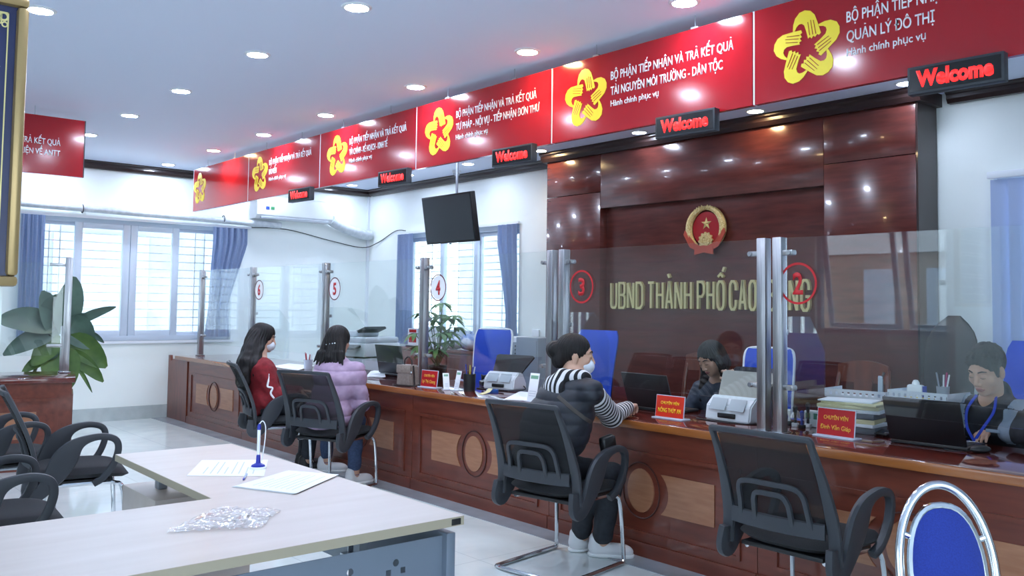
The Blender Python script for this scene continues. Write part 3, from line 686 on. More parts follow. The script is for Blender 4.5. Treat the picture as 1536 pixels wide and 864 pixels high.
def pane(x0, x1, num, label, y=GY):
    r = thing('glass_screen', label, 'glass screen', ((x0+x1)/2, y, G0), group='clear glass screens on the counter'); hw = (x1-x0)/2
    MB().box(-hw, hw, -.005, .005, 0, G1-G0, .0015, seg=1).build('pane', GLASSP, r)
    if num:
        cx = -hw+num[1]; cz = num[2]-G0
        if num[0] in '654': MB().prism(circ(.098, 40), (cx, -.0056, cz), (1, 0, 0), (0, 0, 1), (0, -.0008, 0)).build('white_disc', SWHITE, r)
        m = MB(); ringmesh(m, (cx, -.007, cz), (1, 0, 0), (0, 0, 1), (0, -.001, 0), .100, .110 if num[0] in '654' else .112, 44); m.build('number_ring', DRING if num[0] in '654' else REDN, r)
        text(num[0], 'number', REDN, r, (cx, -.007, cz-.055), (1, 0, 0), (0, 0, 1), .11, .062, .0012, .03, align='C')
pane(-10.85, -9.48, None, 'glass screen without a number, nearest the window wall')
pane(-9.38, -7.82, ('6', .125, 1.575), 'glass screen with the circled number 6')
pane(-7.72, -6.15, ('5', .135, 1.578), 'glass screen with the circled number 5')
pane(-6.05, -4.585, ('4', .155, 1.578), 'glass screen with the circled number 4')
pane(-4.385, -2.875, ('3', .135, 1.573), 'glass screen with the circled number 3')
pane(-2.695, -1.065, ('2', .075+.0, 1.578), 'glass screen with the circled number 2')
def wing(x, lb):
    r = thing('side_glass', lb, 'glass screen', (x, GY+.035, .80), group='small chamfered glass wings behind the posts')
    MB().prism([(0, .0), (.42, .0), (.42, .40), (.26, .60), (0, .60)], (-.004, 0, 0), (0, 1, 0), (0, 0, 1), (.008, 0, 0)).build('pane', GLASSP, r)
    MB().box(-.012, .012, -.004, .03, .50, .53, .002).build('clamp', STEEL, r)
for x, lb in ((-9.43, 'behind the number 6 post'), (-7.77, 'behind the number 5 post'), (-6.10, 'behind the number 4 post'), (-4.425, 'behind the number 3 post'), (-2.735, 'behind the number 2 post')):
    wing(x, 'chamfered glass wing '+lb)
# the screen on the side counter, parallel to the window wall
SR = Matrix.Rotation(R0_, 3, 'Z')
def side(x, y): return Vector((LXF, LY, 0))+SR @ Vector((x, y, 0))
p = side(-.60, -.07)
r = thing('screen_post', 'steel screen post on the side counter in front of the big plant', 'post', (p.x, p.y, CT), R0_, group='steel posts of the glass screens')
MB().box(-.03, .03, -.031, .031, .008, 1.83-CT, .003).build('tube', STEEL, r); MB().box(-.045, .045, -.046, .046, 0, .008, .003).build('base_plate', CHROME, r)
for z in (1.76, 1.02): MB().box(-.02, .02, -.16, -.031, z-CT-.014, z-CT+.014, .004).build('clamp', STEEL, r)
p = side(-.72, -.10)
r = thing('screen_post', 'short steel post standing next to the plant side screen post', 'post', (p.x, p.y, CT), R0_, group='steel posts of the glass screens')
MB().box(-.02, .02, -.02, .02, .006, .42, .003).build('tube', STEEL, r); MB().box(-.03, .03, -.03, .03, 0, .006, .002).build('base_plate', CHROME, r)
p = side(-.60, -.91)
r = thing('glass_screen', 'glass screen on the side counter in front of the big plant', 'glass screen', (p.x, p.y, G0), R0_, group='clear glass screens on the counter')
MB().box(-.005, .005, -.8, .8, 0, G1-G0-.05, .0015, seg=1).build('pane', GLASSP, r)

# ================================================================== DESK
r = thing('corner_desk', 'L shaped light wood desk with a grey perforated front panel', 'desk', (-2.35, 1.81, 0))
DZ = .75; dx = -2.35; dy = 1.81
poly = [(-2.35, .36), (-2.35, 1.81), (-4.215, 1.81), (-4.215, 1.275), (-3.085, 1.262), (-3.085, .36)]
m = MB().prism([(a-dx, b-dy) for a, b in poly], (0, 0, DZ-.028), (1, 0, 0), (0, 1, 0), (0, 0, .028)); m.build('desk_top', DESK, r)
m = MB()
for i in range(6):
    a, b = poly[i], poly[(i+1) % 6]; d = Vector((b[0]-a[0], b[1]-a[1], 0)); n_ = Vector((d.y, -d.x, 0)).normalized()*-1
    cx = sum(p[0] for p in poly)/6
    m.tube([(a[0]-dx, a[1]-dy, DZ-.0145), (b[0]-dx, b[1]-dy, DZ-.0145)], 0, 4, flat=(.0015, .0165)) if False else None
    nn = Vector((d.y, -d.x, 0)).normalized()
    m.prism([(0, 0), (d.length, 0), (d.length, .0285), (0, .0285)], (a[0]-dx, a[1]-dy, DZ-.0288), d.normalized(), (0, 0, 1), nn*.0025)
m.build('edge_band', DESKE, r)
MB().box(-.004, .004, -.05, -.012, DZ-.026, DZ-.005, .002).build('edge_badge', BLACKP, r)
# perforated modesty panel: real holes cut by building the sheet from cells
def holed_sheet(m, L, H, th, holes):
    "sheet in the local y,z plane with round or square holes"
    bm_ = m.bm
    outer = [Vector((0, y, z)) for y, z in ((0, 0), (L, 0), (L, H), (0, H))]
    ev = [bm_.verts.new(p) for p in outer]; es = [bm_.edges.new((ev[i], ev[(i+1) % 4])) for i in range(4)]
    for (cy, cz, rr, n) in holes:
        hv = [bm_.verts.new((0, cy+rr*math.cos(2*PI*k/n+PI/4), cz+rr*math.sin(2*PI*k/n+PI/4))) for k in range(n)]
        es += [bm_.edges.new((hv[i], hv[(i+1) % n])) for i in range(n)]
    bmesh.ops.triangle_fill(bm_, use_beauty=True, use_dissolve=False, edges=es)
    g = bmesh.ops.extrude_face_region(bm_, geom=list(bm_.faces))
    for x in g['geom']:
        if isinstance(x, bmesh.types.BMVert): x.co.x -= th
hs = []
for k in range(7):
    cy, cz = 1.19-.165*k, .435
    for (a, b, n) in ((.027, 0, 4), (0, .027, 14), (-.027, 0, 4), (0, -.027, 14)): hs.append((cy+a, cz+b, .0115 if n > 4 else .013, n))
m = MB(); holed_sheet(m, 1.38, .52, .003, hs); m.xf(Matrix.Translation((-.06, -1.41, .16))); m.build('modesty_panel', GREYST, r, smooth=False)
for y in (-.022, -1.43): MB().box(-.66, -.035, y-.018, y+.018, .03, .69, .004).box(-.68, -.04, y-.025, y+.025, .0, .03, .004).build('leg_panel', GREYST, r)
MB().box(-.5, -.15, -.3, -.27, .60, .72).build('support_bracket', SILVER, r)
for y in (-.35, -1.1): MB().cyl((-.12, y, .655), (-.12, y, DZ-.026), .009, n=10).box(-.15, -.07, y-.02, y+.02, .648, .66).build('spacer', CHROME, r)
MB().box(-1.76, -1.71, -.395, -.355, .6005, .722, .004).build('return_post', SILVER, r)
# rails that carry the return
MB().box(-1.7, -.6, -.30, -.24, .68, .722).build('rail', GREYST, r)
r = thing('drawer_pedestal', 'light wood drawer pedestal under the short arm of the desk', 'drawer unit', (-4.065, 1.545, 0))
MB().box(-.215, .215, -.215, .215, .05, .60, .003).build('carcass', DESK, r)
for k in range(3):
    d = MB().box(-.233, -.2155, -.205, .205, .06+.178*k, .06+.178*k+.17, .003).build('drawer', DESK, r)
    MB().box(-.252, -.233, -.05, .05, .135+.178*k, .155+.178*k, .003).build('handle', BLACKP, d)
for a in (-.17, .17):
    for b in (-.17, .17): MB().lathe([(.02, 0), (.025, .015), (.025, .035), (.012, .05)], (a, b, 0)).build('castor', BLACKP, r)

# ================================================================== MESH CHAIRS
def mesh_chair(name, label):
    r = thing(name, label, 'chair', group=None)
    # cushion: superellipse slab with rounded front
    def top(u, v, up):
        x = (u*2-1); y = (v*2-1); k = 1/max(1e-6, (abs(x)**4+abs(y)**4)**.25) if max(abs(x), abs(y)) > 1e-6 else 0
        k = k*max(abs(x), abs(y)); X, Y = x*k, y*k
        e = max(0, 1-(abs(X)**4+abs(Y)**4))
        z = .44+(.045*(e**.35) if up else -.03*(e**.4)); z -= .025*max(0, Y)**3+.0; z += .012*(X*X)
        return Vector((X*.262, .042+Y*.255, z))
    m = MB(); m.grid(lambda u, v: top(u, v, True), 18, 18); m.grid(lambda u, v: top(u, v, False), 18, 18)
    bmesh.ops.remove_doubles(m.bm, verts=m.bm.verts, dist=.0008); m.build('seat', SEATF, r, smooth=1.2)
    # backrest: curved sheet between two tapered uprights; yb(z) gives its lean
    yb_ = lambda z: -.205-.16*((z-.5)/.42)**1.5 if z > .5 else -.205
    hw_ = lambda z: .258-.022*((z-.5)/.42)
    def sheet(u, v):
        z = .52+.385*v; x = (u*2-1)*hw_(z)*.9; return Vector((x, yb_(z)-.035*(1-(2*u-1)**2)*.9, z))
    MB().grid(sheet, 14, 12, .004).build('back_mesh', MESHF, r)
    zz = [.40, .46, .52, .60, .70, .80, .88, .915]
    path = [(-(hw_(z)), yb_(z), z) for z in zz]
    topbar = [(x*hw_(.92), yb_(.92)-.035*(1-x*x)*.9, .918+.006*(1-x*x)) for x in np.linspace(-.9, .9, 7)]
    loop = smooth_path(path+topbar+[(-p[0], p[1], p[2]) for p in reversed(path)], 3)
    wa = [(.030 if p.z < .60 else .030-.016*min(1, (p.z-.6)/.28)) for p in loop]
    m = MB(); m.tube(loop, 0, 10, flat=([w_*.95 for w_ in wa], .012), up=(0, 1, 0)); m.build('back_frame', DGREY, r)
    # lumbar bracket: nested loops low in the back
    def bk(x, z): u = (x/(hw_(z)*.9)+1)/2; return Vector((x, yb_(z)-.035*max(0, 1-(2*u-1)**2)*.9-.014, z))
    m = MB()
    for a, zt in ((.155, .70), (.082, .655)):
        P = [bk(-a*1.1, .525), bk(-a*1.05, .60), bk(-a, zt-.03), bk(-a*.75, zt), bk(0, zt+.004), bk(a*.75, zt), bk(a, zt-.03), bk(a*1.05, .60), bk(a*1.1, .525)]
        m.tube(smooth_path(P, 4), 0, 8, flat=(.012, .009), up=(0, 1, 0))
    P = [bk(x, .53+.02*(1-(x/.22)**2)*0) for x in np.linspace(-.225, .225, 9)]; m.tube(P, 0, 8, flat=(.035, .010), up=(0, 1, 0))
    m.build('lumbar_bracket', DGREY, r)
    for s in (-1, 1):
        P = smooth_path([(s*0.260, -.235, .47), (s*0.268, -.235, .385), (s*0.272, -.185, .37), (s*0.276, -.115, .46), (s*0.280, -.055, .565), (s*0.282, .0, .63), (s*0.284, .07, .66), (s*0.284, .14, .663), (s*0.284, .195, .64), (s*0.282, .21, .585), (s*0.279, .185, .50), (s*0.272, .135, .43), (s*0.260, .09, .398)], 5)
        n_ = len(P); hh = []
        for i, p in enumerate(P):
            t = i/(n_-1); hh.append(.019+.048*math.exp(-((t-.31)/.11)**2)+.020*math.exp(-((t-.10)/.09)**2))
        m = MB(); m.tube(P, 0, 10, flat=([h_ for h_ in hh], .019), up=(1, 0, 0)); m.build('armrest', DGREY, r)
    m = MB().box(-.20, .20, -.20, .20, .395, .415, .006).build('seat_plate', BLACKP, r)
    for_ = [(-.19, -.17, .39), (-.19, .12, .39), (-.20, .205, .385), (-.225, .25, .34), (-.235, .27, .06), (-.237, .262, .018), (-.238, .22, .0125), (-.24, -.22, .0125), (-.225, -.265, .0125), (-.18, -.28, .0125)]
    half = smooth_path(for_, 5); full = half+[Vector((-p.x, p.y, p.z)) for p in reversed(half)]
    m = MB().tube(full, .0125, 10); m.cyl((-.19, .05, .39), (.19, .05, .39), .011, n=10); m.build('sled_frame', CHROME, r)
    return r
R_ = math.radians
ch = mesh_chair('mesh_chair', 'black mesh visitor chair holding the woman in the striped shirt')
ch.location = (-3.63, 3.48, 0); ch.rotation_euler.z = R_(9)
GR = None
CH = {'C': ch}
CH['E'] = dup(ch, (-2.19, 3.60, 0), R_(0), 'empty black mesh chair drawn up before the seated male clerk')
CH['B'] = dup(ch, (-6.24, 3.50, 0), R_(22), 'black mesh chair holding the woman in the lilac jacket')
CH['A'] = dup(ch, (-7.18, 3.47, 0), R_(-16), 'black mesh chair holding the long haired woman in red')
CH['L1'] = dup(ch, (-5.70, 1.48, 0), R_(-9), 'empty black mesh chair beside the desk, standing fully in view')
CH['L2'] = dup(ch, (-6.45, 1.27, 0), R_(-6), 'empty black mesh chair closest to the side counter, half cut off')
CH['L0'] = dup(ch, (-4.63, .87, 0), R_(-5), 'empty black mesh chair tucked behind the near desk arm, mostly hidden')
for c in CH.values(): c['group'] = 'black mesh visitor chairs'
# banquet chair
r = thing('banquet_chair', 'royal blue padded banquet chair with an oval chrome hoop back', 'chair', (-1.03, 2.565, 0), R_(-138))
lean = lambda z: -.20-.14*((z-.42)/.5)
P = []
for i in range(40):
    a = PI*i/39; P.append((-.136*math.cos(a)*1.0, 0, .66+.245*math.sin(a)))
P = [(-.144, 0, .30), (-.143, 0, .48)]+P+[(.143, 0, .48), (.144, 0, .30)]
m = MB().tube([(x, lean(z), z) for x, _, z in P], .0135, 12); hoop = m.build('hoop', CHROME, r)
for s in (-1, 1):
    MB().tube([(s*.144, lean(.30), .30), (s*.18, -.22, .0)], .0125, 10).build('rear_leg', CHROME, r)
    MB().tube(smooth_path([(s*.185, -.18, .42), (s*.19, .15, .42), (s*.195, .20, .40), (s*.20, .22, .0)], 5), .0125, 10).build('front_leg', CHROME, r)
m = MB()
def pad(u, v, s):
    a = u*2*PI; e = v; k = .102*(1-.15*max(0, -math.sin(a))); x = k*e*math.copysign(abs(math.cos(a))**.8, math.cos(a)); z = .655+.185*e*math.sin(a)
    return Vector((x, lean(z)+s*(.012+.024*(1-e**3)), z))
MB().grid(lambda u, v: pad(u, v, 1), 36, 8).grid(lambda u, v: pad(u, v, -1), 36, 8).build('back_pad', ROYAL, r)
m = MB().tube([pad(k/36, 1, 0) for k in range(36)], 0, 8, closed=True, flat=(.016, .006), up=(0, 0, 1)) if False else MB().tube([pad(k/36, 1.02, 0) for k in range(36)], .013, 8, closed=True); m.build('pad_rim', CHROME, r)
for s in (-1, 1): MB().cyl((s*.088, lean(.75), .75), (s*.129, lean(.765), .765), .01, n=10).build('pad_bracket', CHROME, r)
MB().ell((0, .02, .45), (.21, .22, .045), u=28).build('seat', ROYAL, r)
MB().lathe([(.2, -.02), (.205, 0), (.2, .02)], (0, .02, .425), n=32).build('seat_rim', CHROME, r)
# ================================================================== ON THE DESK
def on_desk(px, py): return at(px, py, z=DZ+.001)
def sheet_of_paper(name, label, cat, corners, z, layers=1, marks=3, curl=0, group=None):
    "paper lying flat: four photo corners on the table plane"
    P = [at(a, b, z=z) for a, b in corners]; c = sum(P, Vector())/4; c.z = z
    r = thing(name, label, cat, c, group=group)
    for k in range(layers):
        def f(u, v):
            p = (P[0]*(1-u)+P[1]*u)*(1-v)+(P[3]*(1-u)+P[2]*u)*v-c; p += Vector((.004*k, .003*k, 0))
            p.z = .0008+.0013*k+curl*(max(0, u-.6)**2+max(0, .3-v)**2); return p
        o = MB().grid(f, 10, 10, .0006).build('sheet', PAPER, r)
    X, Y = (P[1]-P[0]), (P[3]-P[0])
    zt = .0016+.0013*(layers-1)
    INK = pm('grey_ink', 'c2c7d4', .8)
    for i in range(marks):
        u0, v0, L = (.12, .18+.75*i/max(1, marks), .74 if i % 3 else .4)
        m = MB()
        m.add([f(u0, v0)+Vector((0, 0, .0007)), f(u0+L, v0)+Vector((0, 0, .0007)), f(u0+L, v0+.015)+Vector((0, 0, .0007)), f(u0, v0+.015)+Vector((0, 0, .0007))], [(0, 1, 2, 3)]); m.build('printed_line', INK, r)
    return r
sheet_of_paper('paper_sheet', 'white form lying flat behind the pen stand on the desk', 'paper', [(280, 714), (303, 690.5), (402, 690), (396, 714.5)], DZ, 1, 8)
sheet_of_paper('paper_stack', 'few white forms fanned out before the pen stand on the desk', 'paper', [(347, 731), (428, 707.5), (503, 713.5), (438, 742)], DZ, 4, 8, .004)
p = on_desk(387, 703)
r = thing('pen_stand', 'blue and white desk pen upright in its holder with a cord', 'pen', p)
BLU = pm('pen_blue', '142a9c', .3)
MB().lathe([(.034, 0), (.033, .008), (.03, .010)], n=28).build('white_base', WHITE, r)
MB().lathe([(.029, .010), (.026, .016), (.010, .024), (.008, .055), (.0055, .058)], n=24).build('blue_socket', BLU, r)
MB().lathe([(.004, .05), (.0065, .07), (.0068, .16), (.006, .162)], n=14).build('pen_barrel', WHITE, r)
MB().lathe([(.0072, .160), (.0074, .176), (.004, .184)], n=14).build('pen_cap', BLU, r)
MB().tube(smooth_path([(0, 0, .182), (.006, .012, .196), (.012, .022, .175), (.013, .022, .13), (.01, .018, .08), (.006, .012, .03)], 6), .0022, 8).build('cord', WHITE, r)
p = on_desk(365, 721); q = on_desk(376, 702)
d = (q-p); r = thing('ballpoint_pen', 'clear ballpoint pen with blue tip lying beside the pen stand', 'pen', p+Vector((0, 0, .004)), math.atan2(d.y, d.x))
MB().tube([(.02, 0, 0), (.115, 0, 0)], .004, 10).build('barrel', pm('clear_barrel', 'c6d2ea', .2), r); MB().tube([(0, 0, 0), (.008, 0, 0), (.022, 0, 0)], [.002, .0042, .0042], 10).build('tip', BLU, r)
# crumpled clear plastic sleeve
PLAST = bpy.data.materials.new('clear_film'); PLAST.use_nodes = True
n, l = PLAST.node_tree.nodes, PLAST.node_tree.links
for x in list(n): n.remove(x)
o = n.new('ShaderNodeOutputMaterial'); t_ = n.new('ShaderNodeBsdfTransparent'); g_ = n.new('ShaderNodeBsdfGlossy'); df = n.new('ShaderNodeBsdfDiffuse'); df.inputs[0].default_value = (.85, .9, .93, 1)
g_.inputs['Roughness'].default_value = .12; a1 = n.new('ShaderNodeMixShader'); a2 = n.new('ShaderNodeMixShader'); a1.inputs[0].default_value = .35; a2.inputs[0].default_value = .42
l.new(g_.outputs[0], a1.inputs[1]); l.new(df.outputs[0], a1.inputs[2]); l.new(t_.outputs[0], a2.inputs[1]); l.new(a1.outputs[0], a2.inputs[2]); l.new(a2.outputs[0], o.inputs[0])
C4 = [on_desk(*q) for q in ((250, 800), (330, 762), (421, 765), (392, 793))]; c = sum(C4, Vector())/4; c.z = DZ+.001
from mathutils import noise as mn
def f(u, v):
    p = (C4[0]*(1-u)+C4[1]*u)*(1-v)+(C4[3]*(1-u)+C4[2]*u)*v-c
    e = .06*mn.noise(Vector((u*3, v*3, 1)));  p.x += e*.3; p.y += e*.25
    p.z = .001+.016*abs(mn.noise(Vector((u*5+3, v*9, 0))))+.006*abs(mn.noise(Vector((u*17, v*25, 4)))); return p
r = thing('plastic_sleeve', 'crumpled clear plastic sleeve lying on the near desk arm', 'plastic bag', c)
MB().grid(f, 50, 40).build('film', PLAST, r, smooth=.5)

# ================================================================== ON THE COUNTER
def nameplate(px, py, z, w_, h_, l1, l2, label, yaw=0, col=REDP, fs=(.022, .026), lc=None):
    p = at(px, py, z=CT)
    r = thing('name_plate', label, 'name plate', (p.x, p.y, CT), yaw, group='red name plates on the counter')
    lean = Matrix.Rotation(-.12, 3, 'X')
    MB().box(-w_/2-.012, w_/2+.012, -.03, .055, 0, .010, .004).build('acrylic_foot', pm('clear_acrylic', 'c9d3e2', .15), r)
    MB().box(-w_/2-.004, w_/2+.004, -.003, .003, .008, h_+.016, .001, rot=lean, pivot=(0, 0, .01)).build('acrylic_sheet', MATS['clear_acrylic'], r)
    MB().box(-w_/2, w_/2, -.0045, -.0031, .012, h_+.012, rot=lean, pivot=(0, 0, .01)).build('red_card', col, r)
    up = lean @ Vector((0, 0, 1)); o = Vector((0, -.0047, .012))
    Y = pm('plate_yellow', 'f0c040', .4) if lc is None else lc
    text(l1, 'lettering', Y, r, o+up*(h_*.60), (1, 0, 0), up, h_*fs[0], w_*.66, .0006, .01, align='C')
    text(l2, 'lettering', Y, r, o+up*(h_*.22), (1, 0, 0), up, h_*fs[1], w_*.82, .0006, .01, align='C')
nameplate(643, 582, 0, .185, .125, 'CHUYÊN VIÊN', 'Lý Thị Giang', 'red name plate with yellow script standing next to the brown handbag', .12, fs=(.16, .2))
nameplate(1004, 629, 0, .205, .125, 'CHUYÊN VIÊN', 'NÔNG THÚY AN', 'orange red name plate reading NÔNG THÚY AN before the black monitor', .02, pm('orange_red_plate', 'd8331c', .35), (.14, .2), pm('plate_bright_yellow', 'ffe426', .4))
nameplate(1253, 657, 0, .215, .135, 'CHUYÊN VIÊN', 'Đinh Văn Giáp', 'red name plate reading Đinh Văn Giáp before the stacked papers', -.06, fs=(.15, .17))
# brown handbag
p = at(604, 579, z=CT)
r = thing('handbag', 'taupe leather handbag with dark trim standing on the counter', 'handbag', (p.x, p.y+.05, CT), .25)
LEA = noise_col(pm('taupe_leather', '8d8078', .55), '857870', '968a82', ns=60, bump=.15)
def prof_(h): return 1-.18*h
m = MB(); hb = .17
m.prism([(-.085, 0), (.085, 0), (.068, hb), (-.068, hb)], (-.0, -.055, .001), (1, 0, 0), (0, 0, 1), (0, .11, 0))
bmesh.ops.bevel(m.bm, geom=list(m.bm.edges), offset=.012, segments=3, affect='EDGES'); m.build('body', LEA, r)
MB().box(-.074, .074, -.062, -.050, .105, .172, .005).build('flap', LEA, r)
MB().tube(smooth_path([(-.04, 0, .165), (-.035, 0, .21), (0, 0, .235), (.035, 0, .21), (.04, 0, .165)], 5), .006, 8).build('handle', pm('dark_leather', '2a2322', .5), r)
MB().tube(smooth_path([(.074, -.02, .165), (.09, -.03, .11), (.095, -.03, .05), (.10, -.04, .006), (.06, -.08, .006), (-.06, -.085, .006), (-.12, -.05, .006)], 6), 0, 8, flat=(.009, .003), up=(0, -1, 0)).build('strap', MATS['dark_leather'], r)
MB().ell((.072, -.045, .11), (.010, .006, .016)).build('buckle', CHROME, r)
# printed card stands (their square codes are left out)
def card_stand(px, py, label, w_=.07, h_=.13, col=PAPER, head=(.25, .55, .35), yaw=0, lean=-.2):
    p = at(px, py, z=CT); r = thing('card_stand', label, 'card stand', (p.x, p.y, CT), yaw, group='printed card stands')
    L = Matrix.Rotation(lean, 3, 'X')
    MB().box(-w_/2, w_/2, -.002, .002, .004, h_, .0008, rot=L, pivot=(0, 0, .005)).build('card', col, r)
    MB().box(-w_/2-.006, w_/2+.006, -.02, .045, 0, .007, .003).build('clear_foot', MATS['clear_acrylic'], r)
    u = L @ Vector((0, 0, 1))
    MB().box(-w_/2+.008, w_/2-.008, -.0028, -.0021, h_*.80, h_*.92, rot=L, pivot=(0, 0, .005)).build('green_heading', pm('card_green', '7fae93', .6), r)
    for k in range(3): MB().box(-w_/2+.012, w_/2-.012, -.0028, -.0021, h_*(.2+.08*k), h_*(.22+.08*k), rot=L, pivot=(0, 0, .005)).build('printed_line', pm('grey_ink', 'c2c7d4', .8), r)
    return r
card_stand(619, 575, 'white and green card stand between handbag and red name plate', .07, .15)
card_stand(684, 586, 'white card stand standing upright in a clear holder', .068, .155, yaw=-.1)
card_stand(670, 585, 'white card leaning sideways beside the upright clear holder', .05, .14, yaw=1.1, lean=-.45)
card_stand(797, 603, 'white card stand just behind the striped shirt woman', .085, .20, yaw=.1)
# frame stand and pens far along the counter
p = at(346, 543, z=CT); r = thing('picture_stand', 'small black framed notice standing beside the long haired woman', 'frame', (p.x, 4.36, CT), .5)
L = Matrix.Rotation(-.15, 3, 'X'); m = MB()
for q in ((-.07, .07, 0, .012), (-.07, .07, .148, .16), (-.07, -.058, .012, .148), (.058, .07, .012, .148)): m.box(q[0], q[1], -.008, .008, q[2], q[3], .002, rot=L, pivot=(0, 0, 0))
m.build('frame', BLACKP, r); MB().box(-.06, .06, -.003, .003, .01, .15, rot=L, pivot=(0, 0, 0)).build('notice', PAPER, r); MB().box(-.02, .02, 0, .09, 0, .006).build('foot', BLACKP, r)
def pot(px, py, label, col, colors, r0=.035, h=.09, y=None, zt=CT):
    p = at(px, py, y=y) if y else at(px, py, z=zt); r = thing('pen_pot', label, 'pen pot', (p.x, p.y, zt))
    MB().lathe([(r0*.9, 0), (r0, h), (r0-.004, h), (r0*.86, .006)], n=20).build('pot', col, r)
    for i, c in enumerate(colors):
        a = i*2.4; d = Vector((math.cos(a), math.sin(a), 0))*r0*.55
        MB().tube([d*.5+Vector((0, 0, .01)), d*1.5+Vector((0, 0, h+.055+.01*(i % 3)))], .0045, 8).build('pen', c, r)
    return r
PR, PB, PWt, PG = pm('red_pen', 'b0202c', .4), pm('blue_pen', '1f3aa0', .4), WHITE, pm('yellow_pen', 'e0c52a', .5)
pot(462, 553, 'clear pot of red and white pens by the lilac jacket', MATS['clear_acrylic'], [PR, PWt, PR, PWt, PR], .045, .09)
sheet_of_paper('paper_sheet', 'white papers spread behind the glass between the two seated women', 'paper', [(405, 550), (432, 545.5), (470, 549), (445, 556)], CT, 3, 0)
sheet_of_paper('paper_stack', 'pile of white papers by the elbow of the lilac jacket', 'paper', [(548, 566), (556, 557), (571, 558), (573, 567)], CT, 8, 0)
sheet_of_paper('paper_stack', 'loose white papers beside the card stand behind the striped shirt woman', 'paper', [(754, 600), (778, 588), (800, 590), (792, 602)], CT, 4, 0)
# laptop behind the handbag
def laptop(name, label, loc, yaw, w_, d_, tilt, mat=BLACKP):
    r = thing(name, label, 'laptop', loc, yaw)
    MB().box(-w_/2, w_/2, -d_, 0, 0, .018, .006).build('base', mat, r)
    MB().box(-w_/2+.02, w_/2-.02, -d_+.09, -.02, .018, .020).build('keyboard', pm('keys', '0d0e10', .5), r)
    L = Matrix.Rotation(tilt, 3, 'X')
    o = MB().box(-w_/2, w_/2, -.006, .006, .0, d_, .006, rot=L, pivot=(0, 0, 0)).xf(Matrix.Translation((0, .004, .02))).build('lid', mat, r)
    MB().box(-w_/2+.015, w_/2-.015, -.0075, -.0062, .02, d_-.015, rot=L, pivot=(0, 0, 0)).xf(Matrix.Translation((0, .004, .02))).build('screen', pm('laptop_screen', '232a36', .2), r)
    return r
# the clerks sit on the far side: screens face +Y, so lids turn their backs to the room
p = at(598, 570, y=4.62)
laptop('laptop', 'open dark laptop behind the brown handbag', (p.x-.0, 4.55, CT), PI, .44, .27, -.2, pm('charcoal_plastic', '2b2e36', .4))
laptop('laptop', 'black laptop behind the NÔNG THÚY AN name plate', (-3.80, 4.44, CT), PI-.02, .39, .235, -.34, pm('matt_black_lid', '15161a', .35))
laptop('laptop', 'black laptop in front of the male clerk', (-2.02, 4.42, CT), PI+.05, .37, .235, -.38, pm('matt_black_lid', '15161a', .35))
# document scanners
def scanner(loc, yaw, label, body, cover, s=1.0, dark_tray=False):
    r = thing('document_scanner', label, 'scanner', loc, yaw)
    m = MB().prism([(-.10, 0), (.10, 0), (.095, .05), (.045, .135), (-.02, .142), (-.085, .09)], (-.155*s, 0, .004), (0, s, 0), (0, 0, s), (.31*s, 0, 0))
    bmesh.ops.bevel(m.bm, geom=list(m.bm.edges), offset=.008, segments=2, affect='EDGES'); m.build('body', body, r)
    MB().box(-.06*s, .06*s, -.108*s, -.095*s, .022*s, .05*s, .004).build('output_slot', BLACKP, r)
    for k in (-1, 1): MB().box(min(k*.01, k*.12)*s, max(k*.01, k*.12)*s, -.002, .002, -.04*s, .04*s, .002, rot=Matrix.Rotation(-.6, 3, 'X')).xf(Matrix.Translation((0, -.086*s, .10*s))).build('front_panel', pm('scanner_panel', 'b9c1c8', .4), r)
    L = Matrix.Rotation(-.72 if not dark_tray else -.75, 3, 'X')
    m = MB().prism([(-.145*s, 0), (.145*s, 0), (.195*s, .18*s), (.175*s, .195*s), (-.175*s, .195*s), (-.195*s, .18*s)], (0, -.006, 0), (1, 0, 0), (0, 0, 1), (0, .012, 0))
    for v in m.bm.verts: v.co = L @ v.co
    m.xf(Matrix.Translation((0, .03*s, .132*s))).build('feed_tray', cover, r)
    MB().tube(smooth_path([(.155*s, .05, .03), (.19*s, .03, .01), (.20*s, -.05, .005), (.12*s, -.13, .004), (-.05*s, -.15, .004), (-.2*s, -.12, .004)], 5), .004, 6).build('cable', BLACKP, r)
    return r
scanner((-3.18, 4.48, CT), .02, 'beige and white document scanner in front of the female clerk', WHITE, pm('beige_plastic', 'a9a69d', .45), 1.0)
scanner((-5.46, 4.60, CT), .25, 'white document scanner with black tray below the blue chair back', pm('white_glossy_plastic', 'eef0f4', .25), BLACKP, .95, True)
# round tape, glue, ruler, bottle near the white scanner
p = at(735, 585, z=CT)
tag(MB().lathe([(.03, 0), (.048, 0), (.048, .02), (.03, .02)], (p.x+.15, p.y-.1, CT+.0005), n=28, closed=True).build('tape_roll', pm('blue_tape', '2a63b4', .4)), 'blue roll of tape lying before the white scanner', 'tape')
p = at(748, 578, z=CT)
r = thing('ruler', 'coloured plastic ruler lying across the front of the white scanner', 'ruler', (p.x+.1, p.y-.08, CT+.03), .35); MB().box(-.14, -.03, -.012, .012, 0, .004).build('blue_end', PB, r); MB().box(-.03, .06, -.012, .012, 0, .004).build('yellow_middle', PG, r); MB().box(.06, .14, -.012, .012, 0, .004).build('red_end', PR, r)
MB().box(-.03, .03, -.03, .03, -.0295, 0, .004).build('black_block', BLACKP, r)
p = at(718, 592, z=CT)
tag(MB().tube([(p.x, p.y+.02, CT+.001), (p.x-.02, p.y+.1, CT+.012), (p.x-.06, p.y+.16, CT+.03)], 0, 8, flat=(.02, .003)).build('tape_strip', pm('cream_tape', 'd6cf9a', .6)), 'short cream paper strip lying near the white scanner', 'paper strip')
p = at(706, 588, z=CT); pot(704, 586, 'black pen cup beside the white scanner', BLACKP, [PB, PG, PB, PWt], .05, .13)
p = at(688, 586, z=CT)
